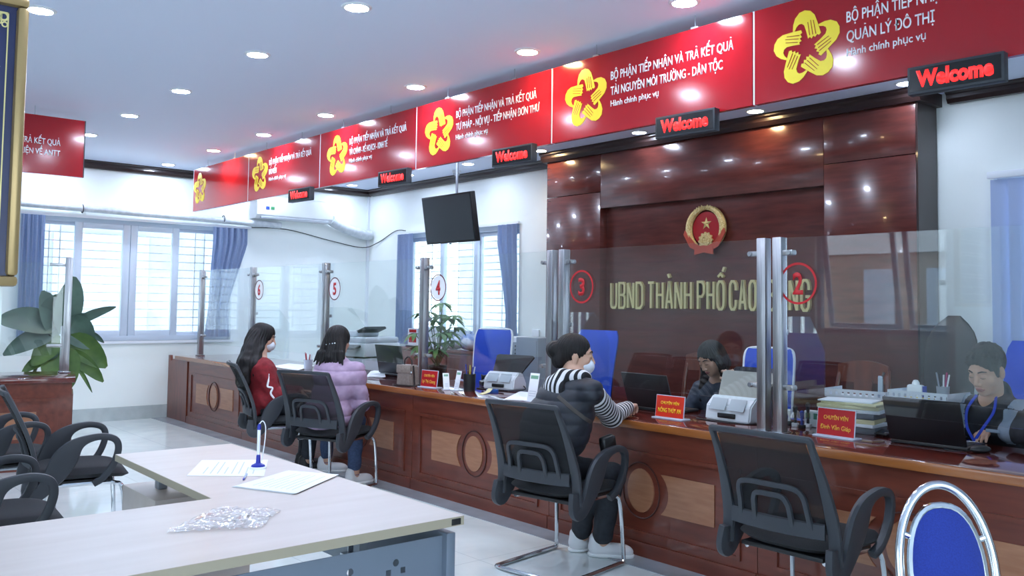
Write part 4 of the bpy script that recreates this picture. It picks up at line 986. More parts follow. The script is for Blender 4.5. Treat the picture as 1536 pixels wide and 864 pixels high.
r = thing('desk_telephone', 'dark desk telephone between the card stand and the pen cup', 'telephone', (p.x-.24, p.y+.52, CT), 2.6)
MB().prism([(-.09, 0), (.09, 0), (.09, .03), (-.09, .075)], (-.08, 0, .001), (0, 1, 0), (0, 0, 1), (.16, 0, 0)).build('base', BLACKP, r); MB().tube(smooth_path([(-.06, -.09, .10), (-.06, -.05, .095), (-.06, .05, .075), (-.06, .09, .07)], 4), [.026 if abs(i-6) > 4 else .016 for i in range(13)], 12).build('handset', BLACKP, r)
# money tree
LEAF = noise_col(pm('leaf_green', '55803f', .45), '3f6e33', '6d9a4e', ns=12)
LEAFD = noise_col(pm('dark_leaf', '4d675b', .4), '435a50', '5a7565', ns=6)
def leaf(m, base, d, L, w_, droop=.5, up=Vector((0, 0, 1)), nl=6, fold=.15):
    d = d.normalized(); s = d.cross(up); s = s.normalized() if s.length > .05 else Vector((1, 0, 0)); n_ = s.cross(d)
    rows = []
    for i in range(nl+1):
        t = i/nl; c = base+d*(L*t)-Vector((0, 0, 1))*(droop*L*t*t); w2 = w_*.5*math.sin(PI*min(1, t*.93+.05))**.8
        rows.append([c-s*w2+n_*(fold*w2), c, c+s*w2+n_*(fold*w2)])
    V = [[m.bm.verts.new(p) for p in r_] for r_ in rows]
    for i in range(nl):
        for j in range(2): m.bm.faces.new([V[i][j], V[i][j+1], V[i+1][j+1], V[i+1][j]])
rng = random.Random(3)
p = at(664, 566, y=4.72)
r = thing('potted_plant', 'leafy green potted plant behind the number 4 post', 'plant', (p.x, 4.66, CT))
MB().lathe([(.06, 0), (.085, .12), (.09, .125), (.08, .125), (.07, .10), (0, .10)], n=24).build('pot', pm('brown_pot', '4a342c', .5), r)
m = MB()
heads = []
for k in range(22):
    a = k*2.4; rr = .04+.20*rng.random()**.7; h = .16+.38*rng.random()
    if k == 0: rr, h = .06, .60
    e = Vector((rr*math.cos(a), rr*math.sin(a)*.8, h+.08)); m.tube(smooth_path([(0, 0, .10), e*.5+Vector((0, 0, .06)), e], 4), .004, 6); heads.append(e)
m.build('stems', pm('stem_green', '5b6b3a', .6), r)
m = MB()
for e in heads:
    for j in range(8):
        a = j*PI/4+rng.random()*.4; leaf(m, e, Vector((math.cos(a), math.sin(a), .15-.3*rng.random())), .10+.05*rng.random(), .042, .45)
m.build('leaves', LEAF, r)
# big plant behind the side counter
r = thing('potted_plant', 'large plant with broad dark leaves behind the side counter', 'plant', (-9.75, 2.02, 0))
MB().lathe([(.15, 0), (.19, .34), (.205, .36), (.185, .36), (.17, .32), (0, .32)], n=28).build('pot', pm('grey_pot', '5d6468', .5), r)
m = MB().tube(smooth_path([(0, 0, .3), (.02, .12, .7), (0, .26, 1.1), (.02, .34, 1.38)], 5), .016, 8); m.build('stem', pm('stem_brown', '4d5a3a', .6), r)
XP = -9.75
def big(m, p0, p1, w_, droop=.1):
    a = at(*p0, x=XP)-Vector((XP, 2.02, 0)); b = at(*p1, x=XP)-Vector((XP, 2.02, 0)); d = b-a; L = d.length
    d.x += rng.uniform(.05, .25)*L; s = Vector((1, 0, 0))*.3+Vector((0, -d.z, d.y)).normalized()
    s = (s-d.normalized()*s.dot(d.normalized())).normalized(); nn = d.normalized().cross(s)
    rows = []
    for i in range(9):
        t = i/8; c = a+d*t+Vector((0, 0, droop*L*math.sin(PI*t)))
        w2 = w_*.5*(math.sin(PI*min(1, t**.8*.97+.02))**.6); rows.append([c-s*w2+nn*w2*.25, c-s*w2*.5+nn*w2*.1, c, c+s*w2*.5+nn*w2*.1, c+s*w2+nn*w2*.25])
    V = [[m.bm.verts.new(p) for p in q] for q in rows]
    for i in range(8):
        for j in range(4): m.bm.faces.new([V[i][j], V[i][j+1], V[i+1][j+1], V[i+1][j]])
LV = [((92, 500), (110, 415), .30), ((84, 505), (62, 436), .24), ((95, 495), (172, 460), .11), ((98, 478), (136, 522), .30), ((84, 490), (-10, 480), .26), ((80, 500), (2, 532), .19), ((92, 505), (46, 548), .22), ((100, 505), (156, 550), .27), ((96, 520), (100, 586), .27), ((100, 525), (152, 572), .16), ((92, 520), (66, 568), .24), ((132, 498), (155, 514), .06), ((84, 530), (32, 558), .13), ((112, 545), (135, 588), .04), ((60, 480), (98, 440), .22), ((70, 495), (40, 470), .20), ((100, 500), (128, 470), .18), ((80, 520), (60, 540), .2)]
for p0, p1, w_ in LV: m = MB(); big(m, p0, p1, w_, .06); m.build('leaf', LEAFD if p1[1] < 545 else noise_col(pm('mid_leaf', '4c6b35', .45), '3c5a30', '5f7d3c', ns=6), r, smooth=2)

# papers, trays and stamps by the male clerk
TRAY = pm('white_tray_plastic', 'd9dee6', .4)
def tray(label, loc, yaw, w_=.34, d_=.25, tiers=2, gap=.115):
    r = thing('letter_tray', label, 'letter tray', loc, yaw, group='white perforated letter trays')
    for k in range(tiers):
        z = .01+gap*k; m = MB().box(-w_/2, w_/2, -d_/2, d_/2, z, z+.004)
        # perforated front lip: bars between holes
        n_ = 9; m.box(-w_/2, w_/2, -d_/2, -d_/2+.004, z, z+.016).box(-w_/2, w_/2, -d_/2, -d_/2+.004, z+.034, z+.05)
        for i in range(n_+1):
            x = -w_/2+.02+(w_-.04)*i/n_; m.box(x-.010, x+.010, -d_/2, -d_/2+.004, z+.015, z+.035)
        m.box(-w_/2, -w_/2+.004, -d_/2, d_/2, z, z+.05); m.box(w_/2-.004, w_/2, -d_/2, d_/2, z, z+.05)
        t = m.build('tier', TRAY, r)
    for a in (-1, 1):
        for b in (-1, 1): MB().cyl((a*(w_/2-.012), b*(d_/2-.015), 0), (a*(w_/2-.012), b*(d_/2-.015), .012+gap*(tiers-1)), .006, n=8).build('leg', TRAY, r)
    return r
TY = 4.90
CDZ = .70
DESK2 = WOODH
r = thing('clerk_desk', 'dark wooden desk extension behind the counter in front of the male clerk', 'desk', (-2.3, 5.0, 0))
MB().box(-.75, .2, -.235, .16, CT-.035, CT, .004).build('top', WOODT, r); MB().box(-.73, -.70, -.2, .14, 0, CT-.035).box(.15, .18, -.2, .14, 0, CT-.035).box(-.7, .15, .12, .17, .1, CT-.035).build('frame', WOODH, r)
tray('two tier white perforated tray carrying glue and scissors', (-2.27, 4.98, CT+.05), -.05)
MB_ = MB().box(-.16, .16, -.12, .12, 0, .0495, .003); o = tag(MB_.build('paper_ream', PAPER), 'ream of paper under the two tier white tray', 'paper'); o.location = (-2.27, 4.98, CT+.0005); o.rotation_euler.z = -.05
tray('white perforated tray behind the paper stack, nearer the steel posts', (-2.68, 5.03, CT+.14), .1, .36, .24, 1)
MB_ = MB().box(-.15, .15, -.11, .11, 0, .1395, .004); o = tag(MB_.build('document_box', pm('brown_box', '5a2f24', .5)), 'dark brown box under the single white tray', 'box'); o.location = (-2.68, 5.03, CT+.0005); o.rotation_euler.z = .1
def folded_stack(label, x, y, z0, items, yaw):
    r = thing('document_stack', label, 'paper stack', (x, y, z0), yaw)
    z = 0
    for i, (nm, w_, d_, h, mt, dx_, dy_, a) in enumerate(items):
        MB().box(dx_-w_/2, dx_+w_/2, dy_-d_/2, dy_+d_/2, z, z+h-.0006, min(.003, h*.3), rot=Matrix.Rotation(a, 3, 'Z')).build(nm, mt, r); z += h
    return r
CREAM = pm('cream_folder', 'd9cfa4', .7); GREYF = pm('grey_folder', '6d7178', .6)
folded_stack('tall stack of cream folders topped with a white sheet beside the posts', -2.54, 4.66, CT, [('file_box', .30, .20, .035, GREYF, 0, 0, .05), ('paper', .29, .20, .018, PAPER, .01, 0, -.06), ('folder', .31, .21, .025, CREAM, -.01, 0, .08), ('grey_binder', .30, .2, .03, GREYF, .0, .0, .0), ('paper', .29, .2, .02, PAPER, .02, 0, .12), ('folder', .33, .22, .02, CREAM, 0, 0, .1), ('cream_file', .31, .22, .014, CREAM, .02, 0, -.05), ('top_sheet', .29, .20, .008, PAPER, -.02, 0, .12)], .12)
sheet_of_paper('paper_stack', 'blue edged sheaf of papers leaning between folders and laptop', 'paper', [(1290, 636), (1296, 625), (1334, 628), (1338, 639)], CT, 10, 0)
r = thing('tablet_stand', 'small black tablet holder lying beside the red name plate', 'tablet', (at(1312, 651, z=CT).x+.03, at(1312, 651, z=CT).y, CT), -.3)
MB().box(-.09, .09, -.05, .05, .012, .02, .003, rot=Matrix.Rotation(.12, 3, 'X')).build('tablet', BLACKP, r); MB().box(-.05, .05, -.03, .03, 0, .012).build('foot', BLACKP, r); MB().box(-.088, -.078, -.05, .05, .02, .024).box(.078, .088, -.05, .05, .02, .024).build('silver_edge', CHROME, r)
# stamps and sanitiser between posts and name plate
for i, (px, py, h, c) in enumerate(((1193, 640, .12, BLACKP), (1203, 643, .10, PB), (1212, 641, .14, BLACKP), (1184, 637, .09, WHITE))):
    p = at(px, py, z=CT); r = thing('rubber_stamp', ['black handled stamp beside the steel post', 'blue stamp standing in front of the black ones', 'tall black stamp closest to the red name plate', 'small white stamp tight against the steel post'][i], 'stamp', (p.x, max(4.3, p.y), CT), group='office stamps')
    MB().box(-.018, .018, -.012, .012, 0, .022, .003).build('pad', WHITE if c is BLACKP else BLACKP, r); MB().lathe([(.009, .022), (.006, h*.5), (.012, h*.8), (.013, h*.92), (.006, h)], n=16).build('handle', c, r)
p = at(1222, 640, z=CT)
r = thing('stamp_box', 'white plastic box with green windows behind the name plate', 'box', (p.x, p.y+.0, CT), .05)
MB().box(-.05, .05, -.03, .03, 0, .09, .005).build('box', WHITE, r)
for k in (-1, 1): MB().box(k*.024-.014, k*.024+.014, -.032, -.0295, .045, .078).build('green_window', pm('box_green', '4f8a74', .5), r)
# on the trays
zt = CT+.05+.01+.115+.0045
r = thing('glue_bottle', 'white glue bottle standing in the upper white tray', 'bottle', (-2.33, 4.96, zt)); MB().box(-.045, .045, -.022, .022, 0, .075, .012).build('body', WHITE, r); MB().lathe([(.02, .074), (.02, .085), (.012, .10), (.004, .102)], n=16).build('cap', pm('cap_white', 'f4f6f8', .3), r); MB().box(.046, .052, -.02, .02, .005, .07).build('blue_label', PB, r)
r = thing('pen_pot', 'grey pot of pens and scissors on the upper white tray', 'pen pot', (-2.19, 4.98, zt)); MB().lathe([(.03, 0), (.034, .075), (.031, .075), (.027, .004)], n=20).build('pot', pm('grey_pot_plastic', '8f959d', .4), r)
for i, c in enumerate((PWt, pm('pink_pen', 'b02a6a', .5), BLACKP, SILVER, PWt)): a = i*1.3; MB().tube([(.01*math.cos(a), .01*math.sin(a), .01), (.035*math.cos(a), .03*math.sin(a), .14+.01*(i % 2))], .0045, 8).build('pen', c, r)
r = thing('hole_punch', 'grey metal stapler standing on the single white tray', 'stapler', (-2.57, 5.03, CT+.14+.0145), .3); MB().prism([(-.02, 0), (.02, 0), (.016, .10), (.004, .13), (-.012, .12)], (-.012, 0, 0), (0, 1, 0), (0, 0, 1), (.024, 0, 0)).build('body', SILVER, r); MB().cyl((0, 0, .10), (.02, .01, .15), .008).build('lever', BLACKP, r)
tag(MB().box(-2.36, -2.20, 4.885, 4.905, zt, zt+.012, .002).build('yellow_pencil_case', PG), 'slim yellow case lying at the front of the upper tray', 'pencil case')
# mouse
r = thing('computer_mouse', 'black computer mouse under the hand of the male clerk', 'mouse', (-1.79, 4.46, CT), 2.7); MB().ell((0, 0, .014), (.032, .055, .02)).build('shell', BLACKP, r); MB().tube(smooth_path([(0, .05, .01), (.03, .1, .004), (.1, .12, .004)], 4), .002, 6).build('cable', BLACKP, r)

# ================================================================== BEHIND THE COUNTER
def office_chair(name, label, loc, yaw, w_, zs, zt_, fab, white=True, rnd=False):
    r = thing(name, label, 'chair', loc, yaw)
    hw = w_/2
    def back(u, v):
        z = zs+.08+(zt_-zs-.08)*v; e = (abs(2*v-1)**8); x = (2*u-1)*(hw-.02)*(1-.16*e)*(1-.10*(1-v))*(1-.75*max(0, (v-.7)/.3)**2.6 if rnd else 1)
        return Vector((x, -.21-.10*v+.02*math.sin(PI*v*1.0)-.025*(1-(2*u-1)**4), z))
    m = MB(); m.grid(lambda u, v: back(u, v)+Vector((0, .05*(1-(2*u-1)**4)*(1-(2*v-1)**6)+.012, 0)), 14, 16); m.grid(lambda u, v: back(u, v)-Vector((0, .02*(1-(2*u-1)**6)*(1-(2*v-1)**8), 0)), 14, 16)
    bmesh.ops.remove_doubles(m.bm, verts=m.bm.verts, dist=.0006)
    m.build('backrest', fab, r, smooth=1)
    if white:
        P = [back(u, v) for u, v in [(0, .12), (0, .4), (0, .7), (0, .93), (.08, 1), (.5, 1.0), (.92, 1), (1, .93), (1, .7), (1, .4), (1, .12)]]
        MB().tube(smooth_path(P, 4), .014, 10).build('back_shell_rim', WHITE, r)
    MB().box(-hw+.02, hw-.02, -.2, .27, zs-.04, zs+.05, .035, seg=4).build('seat', fab, r)
    MB().box(-.03, .03, -.26, -.06, zs-.06, zs-.03).tube([(0, -.24, zs-.05), (0, -.27, zs+.2)], .018).build('back_bracket', BLACKP, r)
    MB().cyl((0, .03, .10), (0, .03, zs-.04), .028).build('gas_column', BLACKP, r)
    for k in range(5):
        a = k*2*PI/5+.3; e = Vector((.29*math.cos(a), .03+.29*math.sin(a), .075)); MB().tube([(0, .03, .12), tuple(e)], [.03, .018], 8).build('base_arm', BLACKP, r)
        MB().cyl(e+Vector((-.012, 0, -.045)), e+Vector((.012, 0, -.045)), .03, n=14).tube([e, e-Vector((0, 0, .04))], .008, 6).build('castor', BLACKP, r)
    for s in (-1, 1): MB().tube(smooth_path([(s*(hw-.02), -.1, zs), (s*(hw+.03), -.12, zs+.1), (s*(hw+.03), -.1, zs+.2), (s*(hw+.03), .1, zs+.21), (s*(hw+.02), .16, zs+.18)], 4), .016, 8).build('armrest', BLACKP if not white else WHITE, r)
    return r
office_chair('office_chair', 'tall plain blue office chair behind the striped shirt woman', (-5.30, 5.2, 0), PI, .54, .46, 1.24, BLUEF, False)
office_chair('office_chair', 'blue office chair with white rim by the curtained window', (-7.02, 5.62, 0), PI+.5, .46, .46, 1.19, BLUEF)
office_chair('office_chair', 'blue office chair behind the male clerk', (-1.96, 5.45, 0), PI-.1, .50, .46, 1.27, BLUEF, False)
office_chair('office_chair', 'blue office chair seen through the glass wing at number 2', (-4.02, 6.0, 0), PI+.4, .44, .44, 1.12, BLUEF, True)
office_chair('office_chair', 'high backed black office chair between the wood panel and the male clerk', (-2.79, 6.1, 0), PI-.2, .44, .46, 1.41, pm('black_leather', '17181b', .45), False, True)
def wooden_chair(loc, yaw, label):
    r = thing('wooden_chair', label, 'chair', loc, yaw)
    WD = noise_col(pm('chair_wood', '6a2f1e', .3, coat=.3), '5c2818', '783a26', (8, 8, 1.5), 3)
    MB().box(-.22, .22, -.21, .22, .43, .46, .008).build('seat', WD, r)
    for s in (-1, 1):
        MB().tube([(s*.19, .18, 0), (s*.20, .19, .43)], .019, 8).build('leg', WD, r)
        MB().tube(smooth_path([(s*.19, -.2, 0), (s*.2, -.19, .45), (s*.2, -.23, .8), (s*.185, -.27, 1.0)], 4), .019, 8).build('rear_post', WD, r)
        MB().tube(smooth_path([(s*.2, .18, .45), (s*.23, .18, .62), (s*.24, .02, .66), (s*.2, -.2, .64)], 4), .017, 8).build('armrest', WD, r)
    m = MB().grid(lambda u, v: Vector(((2*u-1)*.20, -.265+.02*(2*u-1)**2-.02, .90+.13*v+.035*(1-(2*u-1)**2)*v)), 10, 3, .022); m.build('top_rail', WD, r)
    MB().grid(lambda u, v: Vector(((2*u-1)*.07, -.22-.045*v, .46+.46*v)), 4, 6, .015).build('splat', WD, r)
wooden_chair((-4.72, 6.05, 0), PI+.2, 'brown wooden armchair against the panel right of the tall blue chair')
wooden_chair((-3.37, 6.08, 0), PI, 'brown wooden armchair beside the high backed black chair')
# wooden back cabinet, things on it
r = thing('low_cabinet', 'low wooden cabinet below the window behind the number 4 screen', 'cabinet', (-8.1, 6.18, 0))
MB().box(-1.05, .50, -.2, .2, .05, .90).build('carcass', WOODH, r); MB().box(-1.07, .52, -.22, .21, .90, .93, .004).build('top', WOODC, r); MB().box(-1.03, .48, -.17, .18, 0, .05).build('plinth', DARKW, r)
for k in range(3): d = MB().box(-1.04+.52*k+.006, -1.04+.52*k+.514, -.216, -.2005, .06, .89, .003).build('door', WOODC, r); MB().cyl((-1.04+.52*k+(.47 if k % 2 == 0 else .05), -.24, .5), (-1.04+.52*k+(.47 if k % 2 == 0 else .05), -.216, .5), .012).build('knob', SILVER, d)
card = thing('card_holder', 'red and white upright notice holder on the low cabinet', 'notice holder', (-8.98, 6.1, .93), .3)
MB().box(-.07, .07, -.003, .003, .012, .22).build('card', PAPER, card); MB().box(-.055, .055, -.0045, -.0031, .17, .205).build('red_header', REDP, card); MB().box(-.055, .055, -.0045, -.0031, .05, .14).build('red_block', REDP, card); MB().box(-.075, .075, -.04, .04, 0, .012).build('foot', BLACKP, card)
card = thing('card_holder', 'plain white upright notice holder on the low cabinet', 'notice holder', (-8.60, 6.1, .93), .2)
MB().box(-.10, .10, -.003, .003, .012, .25).build('card', PAPER, card); MB().box(-.07, .07, -.0045, -.0031, .19, .21).build('printed_line', MATS['grey_ink'], card); MB().box(-.105, .105, -.04, .04, 0, .012).build('foot', MATS['clear_acrylic'], card)
BAGM = noise_col(pm('blue_white_bag', 'a9bbdc', .6), '7f97c8', 'dfe6f2', ns=9, lo=.42, hi=.58)
rr_ = random.Random(5)
for i, (x, w_, h, lb) in enumerate(((-8.2, .34, .15, 'blue and white plastic bag on the cabinet behind the potted plant'), (-7.85, .30, .18, 'rumpled pale blue bag on the cabinet next to the blue chair'))):
    m = MB().ell((0, 0, h/2), (w_/2, .14, h/2), u=24, v=16)
    for v in m.bm.verts: v.co += v.co.normalized()*.03*mn.noise(v.co*14); v.co.z = max(.001, v.co.z)
    m.tube(smooth_path([(-.06, 0, h*.9), (-.02, .02, h*1.15), (.05, 0, h*.9)], 4), .008, 6)
    o = tag(m.build('plastic_bag', BAGM), lb, 'bag'); o.location = (x, 6.12, .931)
# copier
r = thing('photocopier', 'large grey white photocopier in the far corner beyond the lilac jacket', 'photocopier', (-9.62, 5.8, 0), .25)
CG, CL = pm('copier_body', 'c3c9d2', .45), pm('copier_light', 'd9dfe6', .45)
MB().box(-.30, .30, -.32, .32, .04, .78, .015).build('body', CG, r)
for k in range(3): d = MB().box(-.29, .29, -.335, -.3205, .08+.2*k, .26+.2*k, .006).build('paper_drawer', CL, r); MB().box(-.07, .07, -.342, -.335, .20+.2*k, .225+.2*k).build('handle', DGREY, d)
MB().box(-.31, .31, -.30, .33, .80, .96, .012).build('scan_unit', CL, r); MB().box(-.29, .12, -.30, .30, .78, .80).build('output_gap', DGREY, r)
MB().box(-.30, .30, -.26, .32, .962, 1.03, .02).build('lid', CG, r)
m = MB().prism([(-.28, 0), (-.10, .0), (.16, .10), (.14, .125), (-.12, .03), (-.28, .03)], (0, -.12, 1.032), (1, 0, 0), (0, 0, 1), (0, .36, 0)); m.build('feeder_tray', BLACKP, r)
MB().box(-.28, .02, -.14, .26, 1.031, 1.10, .02).build('document_feeder', CG, r)
MB().box(.02, .26, -.42, -.30, .90, .93, .006, rot=Matrix.Rotation(.25, 3, 'X')).build('control_panel', DGREY, r)
for a in (-.24, .24):
    for b in (-.26, .26): MB().lathe([(.022, 0), (.026, .015), (.022, .04)], (a, b, 0)).build('castor', BLACKP, r)
# grey equipment left of the panel
r = thing('equipment_cabinet', 'white cabinet with a steel front and two round knobs', 'cabinet', (-7.33, 6.42, 0))
MB().box(-.21, .21, -.20, .22, .0, 1.10, .006).build('body', WHITE, r); MB().box(-.16, .16, -.206, -.2005, .45, 1.05, .002).build('steel_front', SILVER, r)
for x in (-.07, .07): MB().lathe([(.045, 0), (.045, .012), (.036, .03), (.02, .036)], (x, -.206, .66), (0, -1, 0), 24).build('knob', WHITE, r)
MB().prism([(-.02, 0), (.02, 0), (0, .035)], (0, -.207, .50), (1, 0, 0), (0, 0, 1), (0, -.002, 0)).build('warning_mark', DGREY, r)
for z in (.93, .97, 1.01): MB().lathe([(.008, 0), (.006, .006)], (.12, -.206, z), (0, -1, 0), 12).build('button', BLACKP, r)
r = thing('filing_cabinet', 'narrow grey steel cabinet touching the wood panel', 'cabinet', (-7.09, 6.25, 0)) if False else thing('steel_cabinet', 'narrow grey steel cabinet between the white cabinet and the wood panel', 'cabinet', (-6.93, 6.30, 0))
MB().box(-.17, .17, -.17, .17, 0, 1.11, .004).build('body', pm('grey_cabinet', '9098a3', .45), r); MB().box(-.15, .15, -.176, -.1705, .05, 1.08, .002).build('door', MATS['grey_cabinet'], r); MB().box(-.06, .02, -.179, -.176, .90, .915).build('badge', DGREY, r)
# ================================================================== PEOPLE
def V3(*a): return np.array(a, dtype=np.float64)
class Blob:
    "signed distance field on a grid: rounded limbs and ellipsoids melted together, then skinned as one surface"
    def __init__(s, lo, hi, h):
        s.lo = np.array(lo, float); s.h = h; s.n = np.ceil((np.array(hi)-s.lo)/h).astype(int)+1
        s.D = np.full(s.n, .2, np.float32); s.R = np.eye(3); s.t = np.zeros(3)
    def frame(s, R, t): s.R = np.array(R, float); s.t = np.array(t, float); return s
    def W(s, p): return s.R @ np.array(p, float)+s.t
    def box(s, lo, hi):
        a = np.clip(np.floor((lo-s.lo)/s.h).astype(int), 0, s.n); b = np.clip(np.ceil((hi-s.lo)/s.h).astype(int)+1, 0, s.n)
        if (b <= a).any(): return None
        g = [s.lo[i]+s.h*np.arange(a[i], b[i], dtype=np.float32) for i in range(3)]
        return (slice(a[0], b[0]), slice(a[1], b[1]), slice(a[2], b[2])), g[0][:, None, None], g[1][None, :, None], g[2][None, None, :]
    def mix(s, sl, d, k, op):
        E = s.D[sl]
        if op == 'sub': d = -d; h = np.maximum(k-np.abs(E-d), 0)/k if k else 0; s.D[sl] = np.maximum(E, d)+(h*h*k*.25 if k else 0)
        else: h = np.maximum(k-np.abs(E-d), 0)/k if k else 0; s.D[sl] = np.minimum(E, d)-(h*h*k*.25 if k else 0)
    def cap(s, a, b, ra, rb=None, k=.02, op='add', sq=None):
        "rounded cone from a to b; sq = (axis vector, factor) flattens it along that axis"
        rb = ra if rb is None else rb; A, B = s.W(a), s.W(b); m = max(ra, rb)+k+2*s.h
        q = s.box(np.minimum(A, B)-m, np.maximum(A, B)+m)
        if q is None: return s
        sl, X, Y, Z = q; d = B-A; L2 = max(d @ d, 1e-9)
        t = np.clip(((X-A[0])*d[0]+(Y-A[1])*d[1]+(Z-A[2])*d[2])/L2, 0, 1)
        x, y, z = X-A[0]-t*d[0], Y-A[1]-t*d[1], Z-A[2]-t*d[2]
        rr = x*x+y*y+z*z
        if sq is not None:
            n = s.R @ np.array(sq[0], float); n /= np.linalg.norm(n); c = x*n[0]+y*n[1]+z*n[2]; rr = rr+c*c*(1/sq[1]**2-1)
        s.mix(sl, (np.sqrt(rr)-(ra+(rb-ra)*t)).astype(np.float32)*(sq[1] if sq is not None and sq[1] < 1 else 1), k, op); return s
    def ell(s, c, r, R=None, k=.02, op='add'):
        c = s.W(c); r = np.array(r, float); Q = s.R @ (np.eye(3) if R is None else np.array(R)); m = r.max()+k+2*s.h
        q = s.box(c-m, c+m)
        if q is None: return s
        sl, X, Y, Z = q; x, y, z = X-c[0], Y-c[1], Z-c[2]
        u = [(x*Q[0, i]+y*Q[1, i]+z*Q[2, i])/r[i] for i in range(3)]
        k0 = np.sqrt(u[0]**2+u[1]**2+u[2]**2)+1e-6; k1 = np.sqrt((u[0]/r[0])**2+(u[1]/r[1])**2+(u[2]/r[2])**2)+1e-6
        s.mix(sl, (k0*(k0-1)/k1).astype(np.float32), k, op); return s
    def cut(s, n, off):
        "keep the side where n.p < off (world)"
        n = np.array(n, float); g = [s.lo[i]+s.h*np.arange(s.n[i], dtype=np.float32) for i in range(3)]
        s.D = np.maximum(s.D, n[0]*g[0][:, None, None]+n[1]*g[1][None, :, None]+n[2]*g[2][None, None, :]-off); return s
    def skin(s):
        D = s.D; I = D < 0; n = np.array(D.shape)
        c = np.zeros(n-1, np.uint8)
        for i in (0, 1):
            for j in (0, 1):
                for k in (0, 1): c += I[i:n[0]-1+i, j:n[1]-1+j, k:n[2]-1+k]
        act = np.argwhere((c > 0) & (c < 8)); idx = np.full(n-1, -1, np.int32); idx[tuple(act.T)] = np.arange(len(act))
        P = np.zeros((len(act), 3)); Wt = np.zeros(len(act))
        cor = [(i, j, k) for i in (0, 1) for j in (0, 1) for k in (0, 1)]
        val = {q: D[act[:, 0]+q[0], act[:, 1]+q[1], act[:, 2]+q[2]] for q in cor}
        for a in cor:
            for ax in range(3):
                if a[ax]: continue
                b = list(a); b[ax] = 1; b = tuple(b); va, vb = val[a], val[b]; m = (va < 0) != (vb < 0)
                t = np.where(m, va/np.where(m, va-vb, 1), 0); p = np.array(a, float)[None, :].repeat(len(act), 0); p[:, ax] += t
                P[m] += p[m]; Wt[m] += 1
        P = P/Wt[:, None]+act; V = s.lo+P*s.h; F = []
        for ax in range(3):
            sa = [slice(None)]*3; sb = [slice(None)]*3; sa[ax] = slice(0, -1); sb[ax] = slice(1, None)
            A_, B_ = I[tuple(sa)], I[tuple(sb)]; e = np.argwhere(A_ != B_); o1, o2 = [i for i in range(3) if i != ax]
            e = e[(e[:, o1] > 0) & (e[:, o2] > 0) & (e[:, o1] < n[o1]-1) & (e[:, o2] < n[o2]-1)]
            def cell(d1, d2):
                q = e.copy(); q[:, o1] -= d1; q[:, o2] -= d2; return idx[q[:, 0], q[:, 1], q[:, 2]]
            q = np.stack([cell(1, 1), cell(0, 1), cell(0, 0), cell(1, 0)], 1); fl = A_[tuple(e.T)]
            if ax == 1: fl = ~fl
            q[~fl] = q[~fl][:, ::-1]; F.append(q)
        return V, np.concatenate(F)
def vnormals(V, F):
    n = np.cross(V[F[:, 2]]-V[F[:, 0]], V[F[:, 3]]-V[F[:, 1]]); N = np.zeros_like(V)
    for i in range(4): np.add.at(N, F[:, i], n)
    return N/np.maximum(np.linalg.norm(N, axis=1), 1e-12)[:, None]
def relax(V, F, it=2, w_=.5):
    for _ in range(it):
        S = np.zeros_like(V); C_ = np.zeros(len(V))
        for i in range(4):
            a, b = F[:, i], F[:, (i+1) % 4]; np.add.at(S, a, V[b]); np.add.at(S, b, V[a]); np.add.at(C_, a, 1); np.add.at(C_, b, 1)
        V = V*(1-w_)+w_*S/np.maximum(C_, 1)[:, None]
    return V
def skin_mesh(name, V, F, mats, root, attr=None, mi=None):
    me = bpy.data.meshes.new(name); V = V-np.array(root.location)
    me.vertices.add(len(V)); me.vertices.foreach_set('co', V.astype(np.float32).ravel())
    me.loops.add(F.size); me.loops.foreach_set('vertex_index', F.astype(np.int32).ravel())
    me.polygons.add(len(F)); me.polygons.foreach_set('loop_start', np.arange(0, F.size, 4, dtype=np.int32)); me.polygons.foreach_set('loop_total', np.full(len(F), 4, np.int32))
    if mi is not None: me.polygons.foreach_set('material_index', mi.astype(np.int32))
    me.polygons.foreach_set('use_smooth', np.ones(len(F), bool))
    me.update(calc_edges=True); me.validate()
    if attr is not None: me.attributes.new('stripe', 'FLOAT', 'POINT').data.foreach_set('value', attr.astype(np.float32))
    for m in (mats if isinstance(mats, list) else [mats]): me.materials.append(m)
    o = bpy.data.objects.new(name, me); COL.objects.link(o); o.parent = root; return o
def finish(B, name, mat, root, it=1, puff=None, wrinkle=0, attr=None, seed=0, strands=None):
    V, F = B.skin(); V = relax(V, F, it)
    if strands:
        c, Q, n_, amp = strands; L = (V-np.array(c)) @ Q; a = np.arctan2(L[:, 0], -L[:, 1]-.02); N = vnormals(V, F)
        w2 = np.sin(a*n_+np.sin(L[:, 2]*40+seed)*1.2)+.6*np.sin(a*n_*1.7+L[:, 2]*25+seed); V = V+N*(amp*w2)[:, None]
    if puff or wrinkle:
        N = vnormals(V, F)
        if puff: f, amp = puff; V = V-N*(amp*(1-np.abs(np.sin(PI*f(V)))**.55))[:, None]
        if wrinkle:
            w1 = np.sin(V[:, 2]*55+np.sin(V[:, 0]*31+seed)*1.7+np.sin(V[:, 1]*27)*1.5)*np.sin(V[:, 0]*23+V[:, 1]*29+seed)
            V = V+N*(wrinkle*w1)[:, None]
    return skin_mesh(name, V, F, mat, root, attr(V) if attr else None)
def rotm(yaw, pitch=0, roll=0):
    "head frame: local +Y is the face; yaw about z, pitch (down positive) about local x"
    return np.array(Matrix.Rotation(yaw, 3, 'Z') @ Matrix.Rotation(-pitch, 3, 'X') @ Matrix.Rotation(roll, 3, 'Y'))
